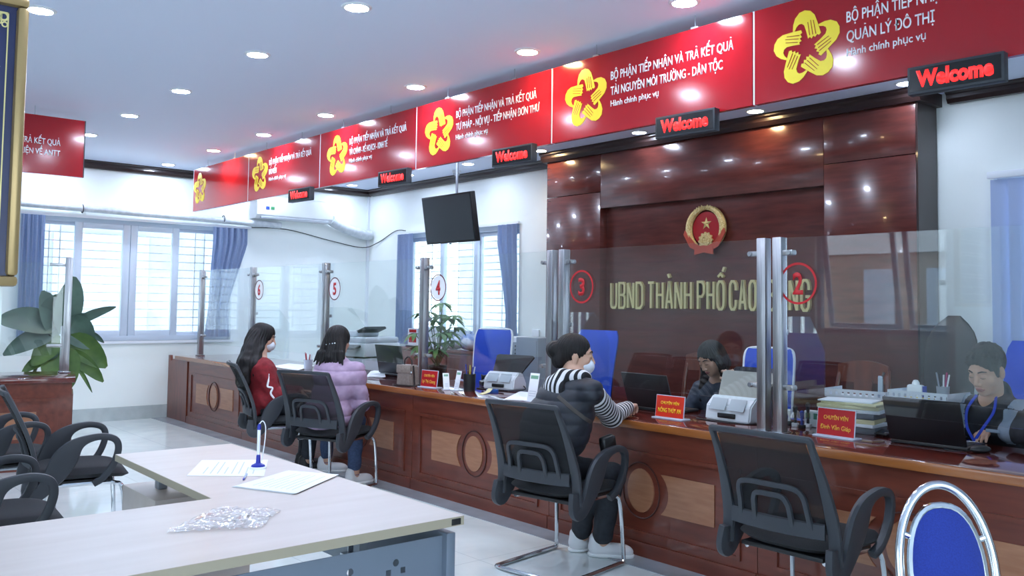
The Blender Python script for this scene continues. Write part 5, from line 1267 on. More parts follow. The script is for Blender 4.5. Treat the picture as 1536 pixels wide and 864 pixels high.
def head(B, R, c, nb, s=1.0, eyes=True):
    B.frame(R, c); q = lambda *a: tuple(x*s for x in a)
    B.ell(q(0, -.015, .03), q(.074, .092, .083), k=.01).ell(q(0, .022, -.022), q(.063, .066, .085), k=.02)
    B.ell(q(0, .038, -.074), q(.043, .042, .032), k=.02).ell(q(0, .066, -.094), q(.02, .016, .016), k=.015)
    for e in (-1, 1):
        B.ell(q(e*.042, .055, -.024), q(.02, .02, .02), k=.02).ell(q(e*.075, -.008, -.008), q(.009, .019, .031), np.array(Matrix.Rotation(.2, 3, 'X')), k=.006)
        B.cap(q(e*.012, .078, .026), q(e*.045, .066, .026), .009*s, .007*s, k=.014)
        B.ell(q(e*.031, .094, .006), q(.017, .012, .011), k=.012, op='sub').ell(q(e*.031, .0735, .005), q(.0145, .0135, .0125), k=.003)
        B.ell(q(e*.011, .094, -.036), q(.008, .009, .007), k=.006)
    B.cap(q(0, .083, .012), q(0, .104, -.028), .0075*s, .0095*s, k=.01).ell(q(0, .102, -.032), q(.010, .009, .008), k=.006)
    B.ell(q(0, .084, -.0615), q(.022, .0105, .0055), k=.004).ell(q(0, .082, -.0715), q(.019, .0105, .006), k=.004).cap(q(-.02, .094, -.0665), q(.02, .094, -.0665), .0018, k=.004, op='sub')
    B.frame(np.eye(3), np.zeros(3))
    a = R @ np.array(q(0, -.02, -.05))+np.array(c); B.cap(a, nb, .050*s, .058*s, k=.03)
def hand(B, wr, d, n, thumb, curl, spread=.1, s=1.0):
    "wrist point, finger direction, back-of-hand normal, thumb side vector; curl per finger in radians per joint"
    d = np.array(d)/np.linalg.norm(d); n = np.array(n)-d*np.dot(n, d); n /= np.linalg.norm(n); t = np.cross(d, n); t = t if np.dot(t, thumb) > 0 else -t
    wr = np.array(wr)
    for u in (.026, .009, -.009, -.026): B.cap(wr+t*u*.7*s, wr+d*.08*s+t*u*s, .0125*s, .0105*s, k=.012)
    B.cap(wr+d*.02*s+t*.02*s, wr+d*.05*s+t*.03*s, .014*s, .011*s, k=.014)
    for u, L, c, i in ((.027, .070, curl[0], 0), (.009, .078, curl[1], 1), (-.009, .072, curl[2], 2), (-.026, .057, curl[3], 3)):
        p = wr+d*.082*s+t*u*s; a = 0; fd = d+t*spread*(1.5-i)*.4; fd /= np.linalg.norm(fd)
        for j, (f, w0, w1) in enumerate(((.45, .0092, .0085), (.31, .0085, .0078), (.24, .0078, .0066))):
            a += c*(1, 1.1, .8)[j]; v = fd*math.cos(a)-n*math.sin(a); e = p+v*L*f*s
            B.cap(p, e, w0*s, w1*s, k=.0035); p = e
    p = wr+d*.022*s+t*.028*s; v = d*.62+t*.68-n*.30; v /= np.linalg.norm(v); e = p+v*.038*s; B.cap(p, e, .0125*s, .010*s, k=.008)
    v = d*.85+t*.25-n*.40; v /= np.linalg.norm(v); f = e+v*.03*s; B.cap(e, f, .0098*s, .0082*s, k=.004)
SKIN = pm('skin', 'c99f88', .55); SKIN.node_tree.nodes['Principled BSDF'].inputs['Subsurface Weight'].default_value = .12
SKIN.node_tree.nodes['Principled BSDF'].inputs['Subsurface Radius'].default_value = (.01, .005, .003)
LIP = pm('lips', 'a8655c', .45)
HAIRM = noise_col(pm('black_hair', '141214', .55, spec=.3), '0c0b0d', '221d1d', (40, 40, 3), 6, 4, bump=.35)
MASK = pm('white_mask', 'dfe5ee', .7); SHOE = pm('white_shoe', 'd9dade', .55); SOLE = pm('shoe_sole', 'eceef0', .5)
def stripes(name, c1, c2, period, rough=.85):
    m = pm(name, c1, rough); n, l, b = nodes(m)
    at_ = n.new('ShaderNodeAttribute'); at_.attribute_name = 'stripe'; mu = n.new('ShaderNodeMath'); mu.operation = 'MULTIPLY'; mu.inputs[1].default_value = 1/period
    fr = n.new('ShaderNodeMath'); fr.operation = 'FRACT'; gt = n.new('ShaderNodeMath'); gt.operation = 'GREATER_THAN'; gt.inputs[1].default_value = .5
    mx = n.new('ShaderNodeMix'); mx.data_type = 'RGBA'; mx.inputs[6].default_value = lin(c1); mx.inputs[7].default_value = lin(c2)
    l.new(at_.outputs['Fac'], mu.inputs[0]); l.new(mu.outputs[0], fr.inputs[0]); l.new(fr.outputs[0], gt.inputs[0]); l.new(gt.outputs[0], mx.inputs[0]); l.new(mx.outputs[2], b.inputs['Base Color']); return m
def along(P):
    P = [np.array(p) for p in P]
    def f(V):
        best = np.full(len(V), 9.); out = np.zeros(len(V)); L0 = 0
        for a, b in zip(P[:-1], P[1:]):
            d = b-a; L = np.linalg.norm(d); t = np.clip((V-a) @ d/(L*L), 0, 1); e = np.linalg.norm(V-a-t[:, None]*d, axis=1); m = e < best
            out[m] = L0+((V-a) @ d/L)[m]; best[m] = e[m]; L0 += L
        return out
    return f
def bounds(pts, m): pts = np.array(pts); return pts.min(0)-m, pts.max(0)+m
def legs_body(B, J, r=(.075, .055, .04)):
    for s in 'LR':
        B.cap(J['hip'+s], J['knee'+s], r[0], r[1], k=.03).cap(J['knee'+s], J['ank'+s], r[1]*.95, r[2], k=.03)
def shoe(root, name, ank, fd, mat=None, L=.25):
    fd = np.array([fd[0], fd[1], 0.]); fd /= np.linalg.norm(fd); sd = np.array([-fd[1], fd[0], 0]); a = np.array([ank[0], ank[1], 0.])
    R = np.stack([sd, fd, V3(0, 0, 1)], 1)
    B = Blob(*[x for x in bounds([a-fd*.12, a+fd*.22, a+V3(0, 0, .13)], .07)], .004).frame(R, a)
    B.ell((0, -.03, .05), (.038, .05, .05)).ell((0, .06, .042), (.043, .10, .038), k=.03).ell((0, .125, .032), (.042, .055, .03), k=.03).cap((0, -.03, .06), (0, -.035, .10), .036, .038, k=.02).cut((0, 0, -1), -.012)
    o = finish(B, name, mat or SHOE, root)
    B = Blob(*[x for x in bounds([a-fd*.12, a+fd*.22, a+V3(0, 0, .05)], .07)], .004).frame(R, a)
    B.ell((0, -.03, .016), (.042, .055, .03)).ell((0, .06, .016), (.046, .11, .03), k=.03).ell((0, .125, .016), (.045, .06, .03), k=.03).cut((0, 0, 1), .022).cut((0, 0, -1), -.001)
    s_ = finish(B, 'sole', SOLE, root); s_.parent = o
    m = MB()
    for k in range(4):
        c = a+fd*(.045+.025*k)+V3(0, 0, .083-.007*k); m = MB().tube([c-sd*.025-V3(0, 0, .006), c+V3(0, 0, .002), c+sd*.025-V3(0, 0, .006)], .0028, 6).xf(Matrix.Translation(-Vector(root.location))); m.build('lace', PAPER, o)
    return o
def person(label, loc): return thing('person', label, 'person', (loc[0], loc[1], 0))
def torso(B, J, w_=.15, d_=.10, k=.05, puffy=0.0):
    "pelvis, waist, chest and shoulders as one mass"
    up = J['neck']-J['pel']; rt = J['shR']-J['shL']; rt = rt/np.linalg.norm(rt); f = np.cross(V3(0, 0, 1), rt)
    def R(ax):
        ax = ax/np.linalg.norm(ax); r2 = rt-ax*(rt @ ax); r2 /= np.linalg.norm(r2); return np.stack([r2, np.cross(ax, r2), ax], 1)
    p = lambda t: J['pel']+up*t
    B.ell(p(.02), (w_+.02+puffy, d_+.03+puffy, .12), R(up), k=k).ell(p(.38), (w_-.015+puffy, d_+puffy, .16), R(up), k=k).ell(p(.70), (w_+.012+puffy, d_+.008+puffy, .155), R(up), k=k)
    B.cap(J['shL'], J['shR'], .055+puffy*.6, k=.06).cap(p(.85), J['neck'], .075+puffy*.3, .058, k=.05)
def arms(B, J, sides='LR', r=(.048, .040, .028), k=.03):
    for s in sides: B.cap(J['sh'+s], J['el'+s], r[0], r[1], k=k).cap(J['el'+s], J['wr'+s], r[1], r[2], k=k)
def eyebrows(root, R, c, s=1.0):
    for e in (-1, 1):
        P = [R @ V3(*q)*1+np.array(c) for q in ((e*.014*s, .0885*s, .028*s), (e*.032*s, .084*s, .034*s), (e*.05*s, .070*s, .029*s))]
        MB().tube([tuple(p-np.array(root.location)) for p in P], [.0035, .004, .002], 8).build('eyebrow', HAIRM, root)
        P = [R @ V3(*q)*1+np.array(c) for q in ((e*.018*s, .0845*s, -.001*s), (e*.031*s, .0862*s, -.0035*s), (e*.044*s, .0805*s, -.001*s))]
        MB().tube([tuple(p-np.array(root.location)) for p in P], [.001, .0018, .001], 6).build('eyelashes', HAIRM, root)
def body(root, J, R, hc, hands, s=1.0, face=False, h=.0045):
    B = Blob(*bounds([J['ankL'], J['ankR'], J['kneeL'], J['kneeR'], J['elL'], J['elR'], J['wrL'], J['wrR'], hc, J['pel']], .17), h)
    torso(B, J, .125, .08); arms(B, J, r=(.042, .034, .026)); legs_body(B, J); head(B, R, hc, J['neck'], s)
    for a in hands: hand(B, *a)
    for q in 'LR': B.cap(J['ank'+q], J['ank'+q]+V3(0, 0, -.03), .036, k=.02)
    V, F = B.skin(); V = relax(V, F, 1, .4)
    L = (V-np.array(hc)) @ R/s; m = ((L[:, 0]/.025)**2+((L[:, 2]+.0665)/.0125)**2 < 1) & (L[:, 1] > .075)
    return skin_mesh('body', V, F, [SKIN, LIP], root, None, m[F].all(1).astype(int))
def A_(v): return np.array(v)
def trousers(root, J, mat, r=(.088, .066, .058), seed=1, hem=.03):
    B = Blob(*bounds([J['ankL'], J['ankR'], J['kneeL'], J['kneeR'], J['pel']], .17), .006)
    B.ell(J['pel'], (.165, .135, .11), k=.04)
    for q in 'LR':
        e = J['ank'+q]+(J['knee'+q]-J['ank'+q])*hem/.4; B.cap(J['hip'+q], J['knee'+q], r[0], r[1], k=.03).cap(J['knee'+q], e, r[1], r[2], k=.03)
    return finish(B, 'trousers', mat, root, wrinkle=.0025, seed=seed)
def mask(root, R, c, s=1.0):
    B = Blob(*bounds([c], .15), .004).frame(R, c); B.ell((0, .052*s, -.052*s), (.060*s, .060*s, .050*s)).ell((0, .045, .08), (.09, .2, .075), op='sub', k=.01).ell((0, -.06, -.05), (.12, .09, .12), op='sub', k=.005)
    return finish(B, 'face_mask', MASK, root)

# ---- the woman in the striped shirt
f_ = A_((.20, .98, 0)); r_ = A_((.98, -.20, 0)); Z_ = V3(0, 0, 1)
hc = A_(at(864, 533, y=3.53)); nb = A_(at(862, 568, y=3.48))
J = dict(pel=V3(-3.70, 3.42, .565), neck=nb)
J['shR'] = nb+r_*.155-Z_*.055+f_*.0; J['shL'] = nb-r_*.155-Z_*.055
J['elR'] = A_(at(917, 625, y=3.80)); J['wrR'] = A_(at(942, 611, z=.835)); J['elL'] = J['shL']+V3(-.07, .2, -.16); J['wrL'] = V3(-3.86, 4.12, .82)
J['hipR'] = J['pel']+r_*.085; J['hipL'] = J['pel']-r_*.085
J['kneeR'] = A_(at(919, 714, z=.48)); J['kneeL'] = A_(at(880, 712, z=.485)); J['ankR'] = A_(at(903, 808, z=.10)); J['ankL'] = A_(at(872, 800, z=.10))
root = person('woman in black puffer vest and striped shirt seated with her hand on the counter', J['pel'])
R = rotm(-.72, .12)
body(root, J, R, hc, [(J['wrR'], A_(at(955, 603, z=.85))-J['wrR'], Z_, (-1, .2, 0), (.75, .8, .85, .85)), (J['wrL'], (.5, .8, 0), Z_, (1, 0, 0), (.5, .5, .5, .5))])
NAVYV = noise_col(pm('black_puffer', '20232d', .55), '1b1e27', '272b36', ns=30)
STR = stripes('striped_knit', '15151a', 'd8d8dc', .040)
for s in 'RL':
    P = [J['sh'+s]-(J['el'+s]-J['sh'+s])*.1, J['el'+s], J['wr'+s]]; S0 = J['sh'+s]+(J['el'+s]-J['sh'+s])*.18
    B = Blob(*bounds(P, .12), .005); B.cap(S0, J['el'+s], .066, .060, k=.03).cap(J['el'+s], J['wr'+s]-(J['wr'+s]-J['el'+s])*.04, .058, .042, k=.03)
    part(finish(B, 'sleeve', STR, root, wrinkle=.002, attr=along(P)), 'black and white striped sleeve')
    e = J['wr'+s]; d = (e-J['el'+s])/np.linalg.norm(e-J['el'+s]); MB().tube([tuple(e-d*.035-A_(root.location)), tuple(e-d*.005-A_(root.location))], .041, 18).build('cuff', BLACKP, root)
B = Blob(*bounds([J['pel'], J['shL'], J['shR'], nb], .25), .006)
torso(B, J, .160, .115, puffy=.03); B.ell(J['pel']+Z_*.02, (.165, .15, .13), k=.05); B.cap(J['pel']+(nb-J['pel'])*.42-r_*.06-f_*.02, J['pel']+(nb-J['pel'])*.42+r_*.06-f_*.02, .165, k=.06)
finish(B, 'puffer_vest', NAVYV, root, puff=(lambda V: V[:, 2]/.062, .007), wrinkle=.0015)
B = Blob(*bounds([nb], .24), .005).frame(np.stack([r_, f_, Z_], 1), nb)
B.cap((-.075, .0, .015), (.0, -.075, .012), .04, k=.03).cap((.0, -.075, .012), (.075, .0, .015), .04, k=.03).ell((-.03, -.115, -.055), (.095, .04, .075), k=.03).cap((-.07, .03, .01), (-.03, .06, -.01), .03, k=.02).cap((.07, .03, .01), (.03, .06, -.01), .03, k=.02)
part(finish(B, 'hood', stripes('striped_hood', '15151a', 'd8d8dc', .034), root, wrinkle=.002, attr=lambda V: (V-nb) @ r_+.12*((V-nb) @ f_)), 'black and white striped hood')
B = Blob(*bounds([hc], .2), .004).frame(R, hc)
B.ell((0, -.022, .032), (.084, .100, .090)).ell((0, -.09, -.03), (.065, .045, .055), k=.03).ell((.0, -.125, .015), (.05, .045, .05), k=.012).ell((0, .10, -.035), (.085, .085, .095), k=.01, op='sub').ell((.06, .03, -.075), (.06, .07, .06), k=.01, op='sub').ell((-.06, .03, -.075), (.06, .07, .06), k=.01, op='sub')
part(finish(B, 'hair', HAIRM, root, strands=(hc, R, 34, .0012)), 'black hair tied in a low bun')
mask(root, R, hc); eyebrows(root, R, hc)
trousers(root, J, noise_col(pm('dark_trousers', '23262d', .85), '1e2128', '2a2e36', ns=40), (.080, .068, .060))
part(shoe(root, 'sneaker', J['ankR'], (.75, .66)), 'white trainer'); part(shoe(root, 'sneaker', J['ankL'], (.35, .94)), 'white trainer')
STP = pm('brown_strap', '4a4340', .6)
bk = lambda t, off: None
o_ = A_(root.location)
from mathutils.bvhtree import BVHTree
def drape(o, pts, d, off):
    "lay a line of room points onto the surface of a garment, coming from behind"
    me = o.data; t = BVHTree.FromPolygons([v.co for v in me.vertices], [tuple(p.vertices) for p in me.polygons]); out = []
    for p in pts:
        h = t.ray_cast(Vector(p-o_)-Vector(d)*.8, Vector(d)); 
        if h[0] is not None: out.append(h[0]-Vector(d)*off)
    return out
vest = [c for c in bpy.data.objects if c.parent == root and c.name.startswith('puffer_vest')][0]
vd = A_((-.69, .72, 0))
L_ = [A_(at(840+70*t, 588+66*t, y=3.5)) for t in np.linspace(0, 1, 16)]
MB().tube(drape(vest, L_, vd, .004), 0, 8, flat=(.011, .004), up=(.69, -.72, 0)).build('bag_strap', STP, root)
b_ = A_(at(912, 668, y=3.60))-o_
m = MB().box(-.025, .025, -.05, .05, -.055, .055, .02, seg=3); m.xf(Matrix.Translation(Vector(b_)) @ Matrix.Rotation(-.1, 4, 'Z') @ Matrix.Rotation(.2, 4, 'X')); m.build('shoulder_bag', pm('black_leather_bag', '141417', .4), root)

# ---- the woman in the lilac jacket
f_ = A_((-.50, .866, 0)); r_ = A_((.866, .50, 0))
hc = A_(at(508, 512, y=3.58)); nb = A_(at(510, 548, y=3.55))
J = dict(pel=V3(-6.24, 3.45, .565), neck=nb); J['shR'] = nb+r_*.145-Z_*.05; J['shL'] = nb-r_*.145-Z_*.05
J['elR'] = J['shR']+r_*.02+f_*.05-Z_*.25; J['elL'] = J['shL']-r_*.02+f_*.05-Z_*.25; J['wrR'] = J['elR']+f_*.20+Z_*.03-r_*.08; J['wrL'] = J['elL']+f_*.20+Z_*.03+r_*.06
J['hipR'] = J['pel']+r_*.085; J['hipL'] = J['pel']-r_*.085
J['ankR'] = A_(at(531, 708, z=.10)); J['ankL'] = A_(at(490, 690, z=.10)); J['kneeR'] = J['ankR']+V3(.02, .0, .40); J['kneeL'] = J['ankL']+V3(.02, -.02, .40)
root = person('woman in a lilac puffer jacket seated with her back turned', J['pel'])
R = rotm(.52, .10)
body(root, J, R, hc, [(J['wrR'], f_*.8-r_*.5, Z_, -r_, (.4, .4, .4, .4)), (J['wrL'], f_*.8+r_*.5, Z_, r_, (.4, .4, .4, .4))])
LIL = noise_col(pm('lilac_puffer', 'ab92ae', .55), 'a288a6', 'b49bb7', ns=25)
B = Blob(*bounds([J['pel'], J['shL'], J['shR'], J['elL'], J['elR'], J['wrL'], J['wrR'], nb], .2), .006)
torso(B, J, .150, .11, puffy=.03); B.ell(J['pel']-Z_*.01, (.20, .18, .15), k=.06); arms(B, J, r=(.078, .066, .048), k=.035); B.cap(nb-Z_*.03, nb+Z_*.02, .075, .066, k=.03)
al = [along([J['sh'+s], J['el'+s], J['wr'+s]]) for s in 'LR']
finish(B, 'puffer_jacket', LIL, root, puff=(lambda V: V[:, 2]/.115, .016), wrinkle=.002, seed=3)
B = Blob(*bounds([hc, nb-Z_*.03], .2), .004).frame(R, hc)
B.ell((0, -.02, .032), (.092, .108, .097)).ell((0, .11, -.035), (.085, .085, .10), k=.01, op='sub')
B.cap((-.05, -.065, -.02), (-.085, -.10, -.13), .05, .035, k=.03).cap((.05, -.065, -.02), (.085, -.10, -.13), .05, .035, k=.03).cap((0, -.08, -.02), (0, -.115, -.13), .05, .04, k=.03)
for i in range(11):
    x = -.115+.023*i; B.cap((x*.85, -.115, -.10), (x*1.12, -.135, -.175-.014*(i % 3)), .020, .006, k=.012)
part(finish(B, 'hair', HAIRM, root, strands=(hc, R, 30, .0014)), 'shoulder length black hair held by a clip')
for i in range(5): p = R @ V3(-.036+.018*i, -.126+.003*abs(i-2), -.035+.003*i)+hc-A_(root.location); MB().ell(tuple(p), (.011, .008, .009), u=10, v=8).build('hair_clip_bead', CHROME, root)
B = trousers(root, J, noise_col(pm('blue_jeans', '33415f', .85), '2c3a57', '3c4b6b', ns=60), (.088, .068, .052), hem=.05)
SOCK = pm('purple_sock', '6d4a78', .85)
for s in 'LR': MB().tube([tuple(J['ank'+s]+V3(0, 0, -.02)-A_(root.location)), tuple(J['ank'+s]+V3(0, 0, .07)-A_(root.location))], [.042, .045], 16).build('sock', SOCK, root)
part(shoe(root, 'sneaker', J['ankL'], (.55, .83)), 'white trainer'); part(shoe(root, 'sneaker', J['ankR'], (-.1, 1)), 'white trainer')

# ---- the long haired woman in red
f_ = A_((.30, .954, 0)); r_ = A_((.954, -.30, 0))
hc = A_(at(396, 508, y=3.47)); nb = A_(at(391, 546, y=3.38))
J = dict(pel=V3(-7.20, 3.40, .565), neck=nb); J['shR'] = nb+r_*.145-Z_*.05; J['shL'] = nb-r_*.145-Z_*.05
J['elR'] = A_(at(416, 596, y=3.42)); J['elL'] = J['shL']+V3(.0, .16, -.2); J['wrR'] = A_(at(440, 594, y=3.66)); J['wrL'] = J['elL']+f_*.2+r_*.1
J['hipR'] = J['pel']+r_*.085; J['hipL'] = J['pel']-r_*.085
J['kneeR'] = J['hipR']+f_*.38-Z_*.06; J['kneeL'] = J['hipL']+f_*.38-Z_*.06; J['ankR'] = J['kneeR']+V3(.0, -.04, -.40); J['ankL'] = J['kneeL']+V3(0, -.04, -.40)
root = person('woman in a red hoodie with very long black hair seated at the counter', J['pel'])
R = rotm(-.62, .18)
body(root, J, R, hc, [(J['wrR'], f_+Z_*.1, Z_, -r_, (.4, .4, .4, .4)), (J['wrL'], f_*.9+r_*.4, Z_, r_, (.4, .4, .4, .4))])
REDH = noise_col(pm('red_hoodie', '7d1620', .85), '70121b', '8a1a25', ns=40)
B = Blob(*bounds([J['pel'], J['shL'], J['shR'], J['elL'], J['elR'], J['wrL'], J['wrR'], nb], .2), .006)
torso(B, J, .150, .105, puffy=.018); arms(B, J, r=(.072, .062, .045), k=.035)
finish(B, 'hoodie', REDH, root, wrinkle=.004, seed=5)
o_ = A_(root.location)
d = (J['elR']-J['shR'])/np.linalg.norm(J['elR']-J['shR']); q = np.cross(d, f_); q /= np.linalg.norm(q)
cc = J['shR']+r_*.074-Z_*.05
sd_ = lambda t, u: tuple(J['shR']+(J['elR']-J['shR'])*t+(r_*.94-f_*.05)*.071+np.cross(d, r_)*u-o_)
B_ = MB().tube(smooth_path([sd_(.15, -.03), sd_(.35, .0), sd_(.5, .03), sd_(.62, .0), sd_(.75, .035), sd_(.95, .03)], 5), .0085, 8)
B_.build('white_print', SWHITE, root)
B = Blob(*bounds([hc, nb-Z_*.25-f_*.2], .2), .005).frame(R, hc)
B.ell((0, -.02, .036), (.097, .113, .102)).ell((0, .115, -.04), (.078, .08, .11), k=.01, op='sub')
B.frame(np.eye(3), np.zeros(3))
ax_ = J['pel']-nb
bx_ = lambda dx_, dy_, dz_: hc+r_*dx_+f_*dy_+Z_*dz_
tx_ = lambda u, t, o: nb+ax_*t+r_*(u-.02)-f_*o
for i in range(13):
    u = -1+i/6; a = bx_(.06*u, -.075, .03); b = tx_(.105*u, -.05, .12); c = tx_(.135*u-.01, .18, .175-.03*u*u); e = tx_(.15*u-.03, .44+.03*(i % 3), .185-.03*u*u); g = tx_(.15*u-.04, .54+.05*((i*2) % 3), .18-.03*u*u)
    B.cap(a, b, .05, .050, k=.03).cap(b, c, .050, .040, k=.025).cap(c, e, .040, .034, k=.02).cap(e, g, .034, .010, k=.015)
B.cap(bx_(.07, -.02, .0), tx_(.135, .0, .06), .034, .034, k=.03).cap(tx_(.135, .0, .06), tx_(.16, .25, .08), .034, .012, k=.02)
part(finish(B, 'hair', HAIRM, root, wrinkle=.004, seed=2, strands=(hc, R, 30, .002)), 'very long wavy black hair')
mask(root, R, hc); eyebrows(root, R, hc)
trousers(root, J, MATS['dark_trousers'], (.09, .07, .056))
part(shoe(root, 'shoe', J['ankR'], f_[:2], BLACKP), 'dark shoe'); part(shoe(root, 'shoe', J['ankL'], f_[:2], BLACKP), 'dark shoe')

# ---- the female clerk
f_ = A_((.02, -1., 0)); f_ /= np.linalg.norm(f_); r_ = A_((-1., -.02, 0)); r_ /= np.linalg.norm(r_)
hc = A_(at(1066, 538, y=5.14)); nb = A_(at(1078, 578, y=5.25))
J = dict(pel=V3(nb[0]+.0, 5.38, .56), neck=nb); J['shR'] = nb+r_*.15-Z_*.05; J['shL'] = nb-r_*.15-Z_*.05
J['elR'] = J['shR']+V3(-.06, -.13, -.22); J['wrR'] = J['elR']+V3(.08, -.20, .045)
J['wrL'] = A_(at(1101, 572, y=5.0)); J['elL'] = A_(at(1128, 620, y=4.95))
J['hipR'] = J['pel']+r_*.085; J['hipL'] = J['pel']-r_*.085
for s in 'LR': J['knee'+s] = J['hip'+s]+f_*.38-Z_*.04; J['ank'+s] = J['knee'+s]+V3(0, .06, -.41)
root = person('female clerk with long dark hair leaning her cheek on one hand', J['pel'])
R = rotm(PI-.12, .52, .10)
wd = R @ V3(.078, .01, .0)
body(root, J, R, hc, [(J['wrL'], A_(at(1088, 548, y=5.03))-J['wrL'], (.6, -.6, .3), (-1, -.3, 0), (.45, .6, .9, 1.0)), (J['wrR'], (.3, -1, 0), Z_, (1, 0, 0), (.3, .3, .3, .3))], .97, True, .004)
JKT = noise_col(pm('blue_grey_jacket', '394150', .8), '323a48', '424b5b', ns=30)
B = Blob(*bounds([J['pel'], J['shL'], J['shR'], J['elL'], J['elR'], J['wrL'], J['wrR'], nb], .2), .006)
torso(B, J, .150, .10, puffy=.015); arms(B, J, r=(.066, .056, .042), k=.035); B.cap(nb-Z_*.04, nb+Z_*.01, .075, .066, k=.03)
finish(B, 'jacket', JKT, root, wrinkle=.004, seed=7)
B = Blob(*bounds([hc, nb-Z_*.1], .22), .004).frame(R, hc)
B.ell((0, -.022, .032), (.084, .100, .091)).ell((.012, .105, -.035), (.060, .085, .095), k=.012, op='sub')
B.cap((.074, .01, .02), (.086, .005, -.06), .026, .026, k=.02).cap((-.074, .01, .02), (-.086, -.005, -.05), .026, .024, k=.02).cap((.0, -.08, .0), (.0, -.09, -.09), .055, .05, k=.03)
B.frame(np.eye(3), np.zeros(3))
for e, kz in ((1, -.06), (-1, -.05)):
    a = hc+R @ V3(e*.086, .0, kz); b = nb+r_*(e*.10)-Z_*.02+f_*.04; c = b-Z_*.09+f_*.03; B.cap(a, b, .030, .032, k=.03).cap(b, c, .032, .012, k=.02)
B.frame(R, hc).cap((-.01, .085, .085), (-.008, -.03, .128), .006, .004, k=.012, op='sub')
part(finish(B, 'hair', HAIRM, root, strands=(hc, R, 30, .0018)), 'dark side parted hair'); eyebrows(root, R, hc, .97)
trousers(root, J, MATS['dark_trousers']); shoe(root, 'shoe', J['ankR'], f_[:2], BLACKP); shoe(root, 'shoe', J['ankL'], f_[:2], BLACKP)
office_chair('office_chair', 'dark office chair of the female clerk', (root.location.x+.0, 5.43, 0), PI, .50, .45, 1.0, pm('dark_chair_fabric', '23262d', .8), False)

# ---- the male clerk
f_ = A_((-.25, -.968, 0)); r_ = A_((-.968, .25, 0))
hc = A_(at(1480, 556, y=4.92)); nb = A_(at(1490, 602, y=5.02))
J = dict(pel=V3(nb[0]+.04, 5.17, .56), neck=nb); J['shR'] = nb+r_*.185-Z_*.055; J['shL'] = nb-r_*.185-Z_*.055
J['wrL'] = A_(at(1490, 648, z=CT+.035)); J['elL'] = A_(at(1560, 650, y=4.74)); J['elR'] = J['shR']+V3(-.03, -.14, -.22); J['wrR'] = J['elR']+V3(.05, -.16, .035)
J['hipR'] = J['pel']+r_*.09; J['hipL'] = J['pel']-r_*.09
for s in 'LR': J['knee'+s] = J['hip'+s]+f_*.40-Z_*.03; J['ank'+s] = J['knee'+s]+V3(0, .06, -.43)
root = person('male clerk in a black and grey jacket with blue lanyard using a mouse', J['pel'])
R = rotm(PI-.22, .40, -.04)
dv = A_(at(1466, 655, z=CT+.02))-J['wrL']
body(root, J, R, hc, [(J['wrL']+V3(0, 0, .015), dv+V3(0, 0, -.01), Z_, (-.2, -1, 0), (.35, .3, .32, .38)), (J['wrR'], (.2, -1, 0), Z_, (1, 0, 0), (.3, .3, .3, .3))], 1.04, True, .004)
BJ = noise_col(pm('black_jacket', '22252b', .75), '1d2026', '292c33', ns=30); GJ = pm('grey_jacket_panel', '8f9cab', .75)
B = Blob(*bounds([J['pel'], J['shL'], J['shR'], J['elL'], J['elR'], J['wrL'], J['wrR'], nb], .2), .006)
torso(B, J, .165, .11, puffy=.02); arms(B, J, r=(.076, .064, .046), k=.035)
B.cap(nb-Z_*.05+f_*.02, nb+Z_*.045-f_*.025, .085, .074, k=.03); B.ell(nb+f_*.06+Z_*.05, (.05, .07, .08), k=.02, op='sub')
V, F = B.skin(); V = relax(V, F, 1); N = vnormals(V, F)
w1 = np.sin(V[:, 2]*45+np.sin(V[:, 0]*31)*1.7)*np.sin(V[:, 0]*23+V[:, 1]*29); V = V+N*(.004*w1)[:, None]
fc = V[F].mean(1); mi = np.zeros(len(F), int)
for s in 'RL':
    d = fc-(J['sh'+s]+Z_*.0); sgn = 1 if s == 'R' else -1; lx = (d @ r_)*sgn; mi[(lx > -.075) & (lx < .02) & (d[:, 2] > -.15) & (d[:, 2] < .03) & ((d @ f_) > -.02)] = 1
    mi[(lx > -.06) & (lx < .05) & (d[:, 2] > .035)] = 1
skin_mesh('jacket', V, F, [BJ, GJ], root, None, mi)
B = Blob(*bounds([hc], .2), .004).frame(R, hc)
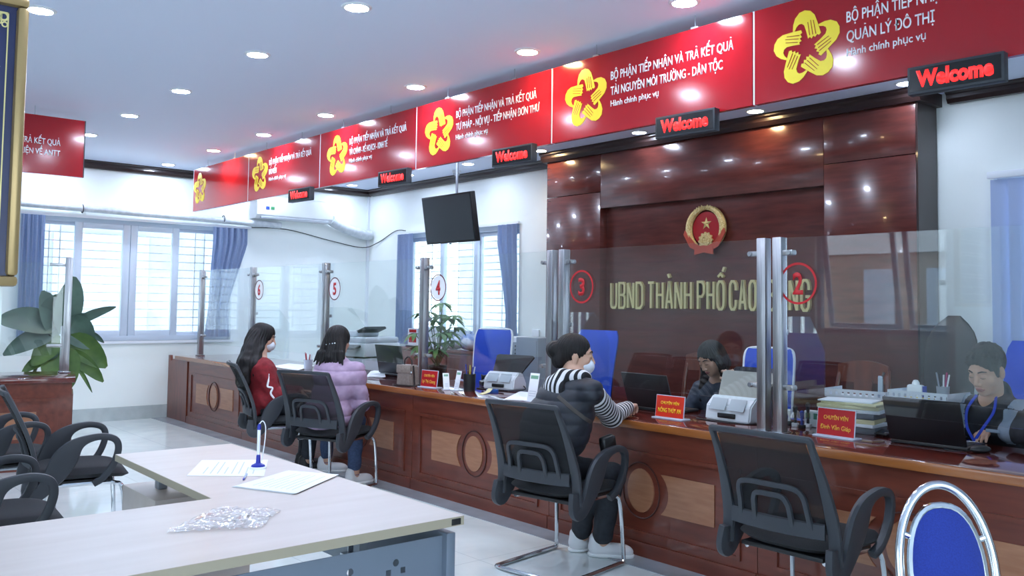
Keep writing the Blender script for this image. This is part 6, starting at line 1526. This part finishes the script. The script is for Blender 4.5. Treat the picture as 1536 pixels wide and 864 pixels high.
B.ell((0, -.020, .046), (.084, .104, .096)).ell((0, .112, -.030), (.080, .090, .104), np.array(Matrix.Rotation(.16, 3, 'Y')), k=.02, op='sub').ell((0, .03, -.11), (.12, .10, .08), k=.01, op='sub')
for e in (-1, 1): B.ell((e*.085, -.005, -.012), (.03, .026, .04), k=.008, op='sub')
for e in (-1, 1): B.cap((e*.073, .02, .03), (e*.076, .026, -.012), .012, .007, k=.012)
rt_ = random.Random(11)
for i in range(70):
    a = rt_.uniform(0, 2*PI); el = rt_.uniform(.15, 1.5); q = V3(math.cos(a)*math.cos(el)*.080, math.sin(a)*math.cos(el)*.098-.02, math.sin(el)*.092+.046)
    if q[1] > .055 and q[2] < .085: continue
    B.cap(q, q+V3(.012-.02*rt_.random(), .022, -.004+.012*rt_.random()), .011, .004, k=.006)
part(finish(B, 'hair', HAIRM, root, strands=(hc, R, 28, .001)), 'short black hair'); eyebrows(root, R, hc, 1.04)
o_ = A_(root.location)
LAN = pm('blue_lanyard', '1d3fb8', .6)
ch_ = nb+f_*.155-Z_*.20
for e in (-1, 1):
    P = [nb+r_*(e*.055)+f_*.055+Z_*.03, nb+r_*(e*.075)+f_*.105-Z_*.045, nb+r_*(e*.045)+f_*.150-Z_*.13, ch_]
    MB().tube(smooth_path([tuple(p-o_) for p in P], 6), 0, 8, flat=(.008, .003), up=tuple(f_)).build('lanyard', LAN, root)
MB().box(-.03, .03, -.003, .003, -.11, 0, .002).xf(Matrix.Translation(Vector(ch_+f_*.012-o_)) @ Matrix.Rotation(PI+.25, 4, 'Z')).build('name_badge', WHITE, root)
MB().box(-.035, .035, -.003, .003, -.008, .008, .001).xf(Matrix.Translation(Vector(nb-r_*.10+f_*.148-Z_*.135-o_)) @ Matrix.Rotation(PI-.1, 4, 'Z')).build('chest_logo', GJ, root)
trousers(root, J, MATS['dark_trousers']); shoe(root, 'shoe', J['ankR'], f_[:2], BLACKP); shoe(root, 'shoe', J['ankL'], f_[:2], BLACKP)
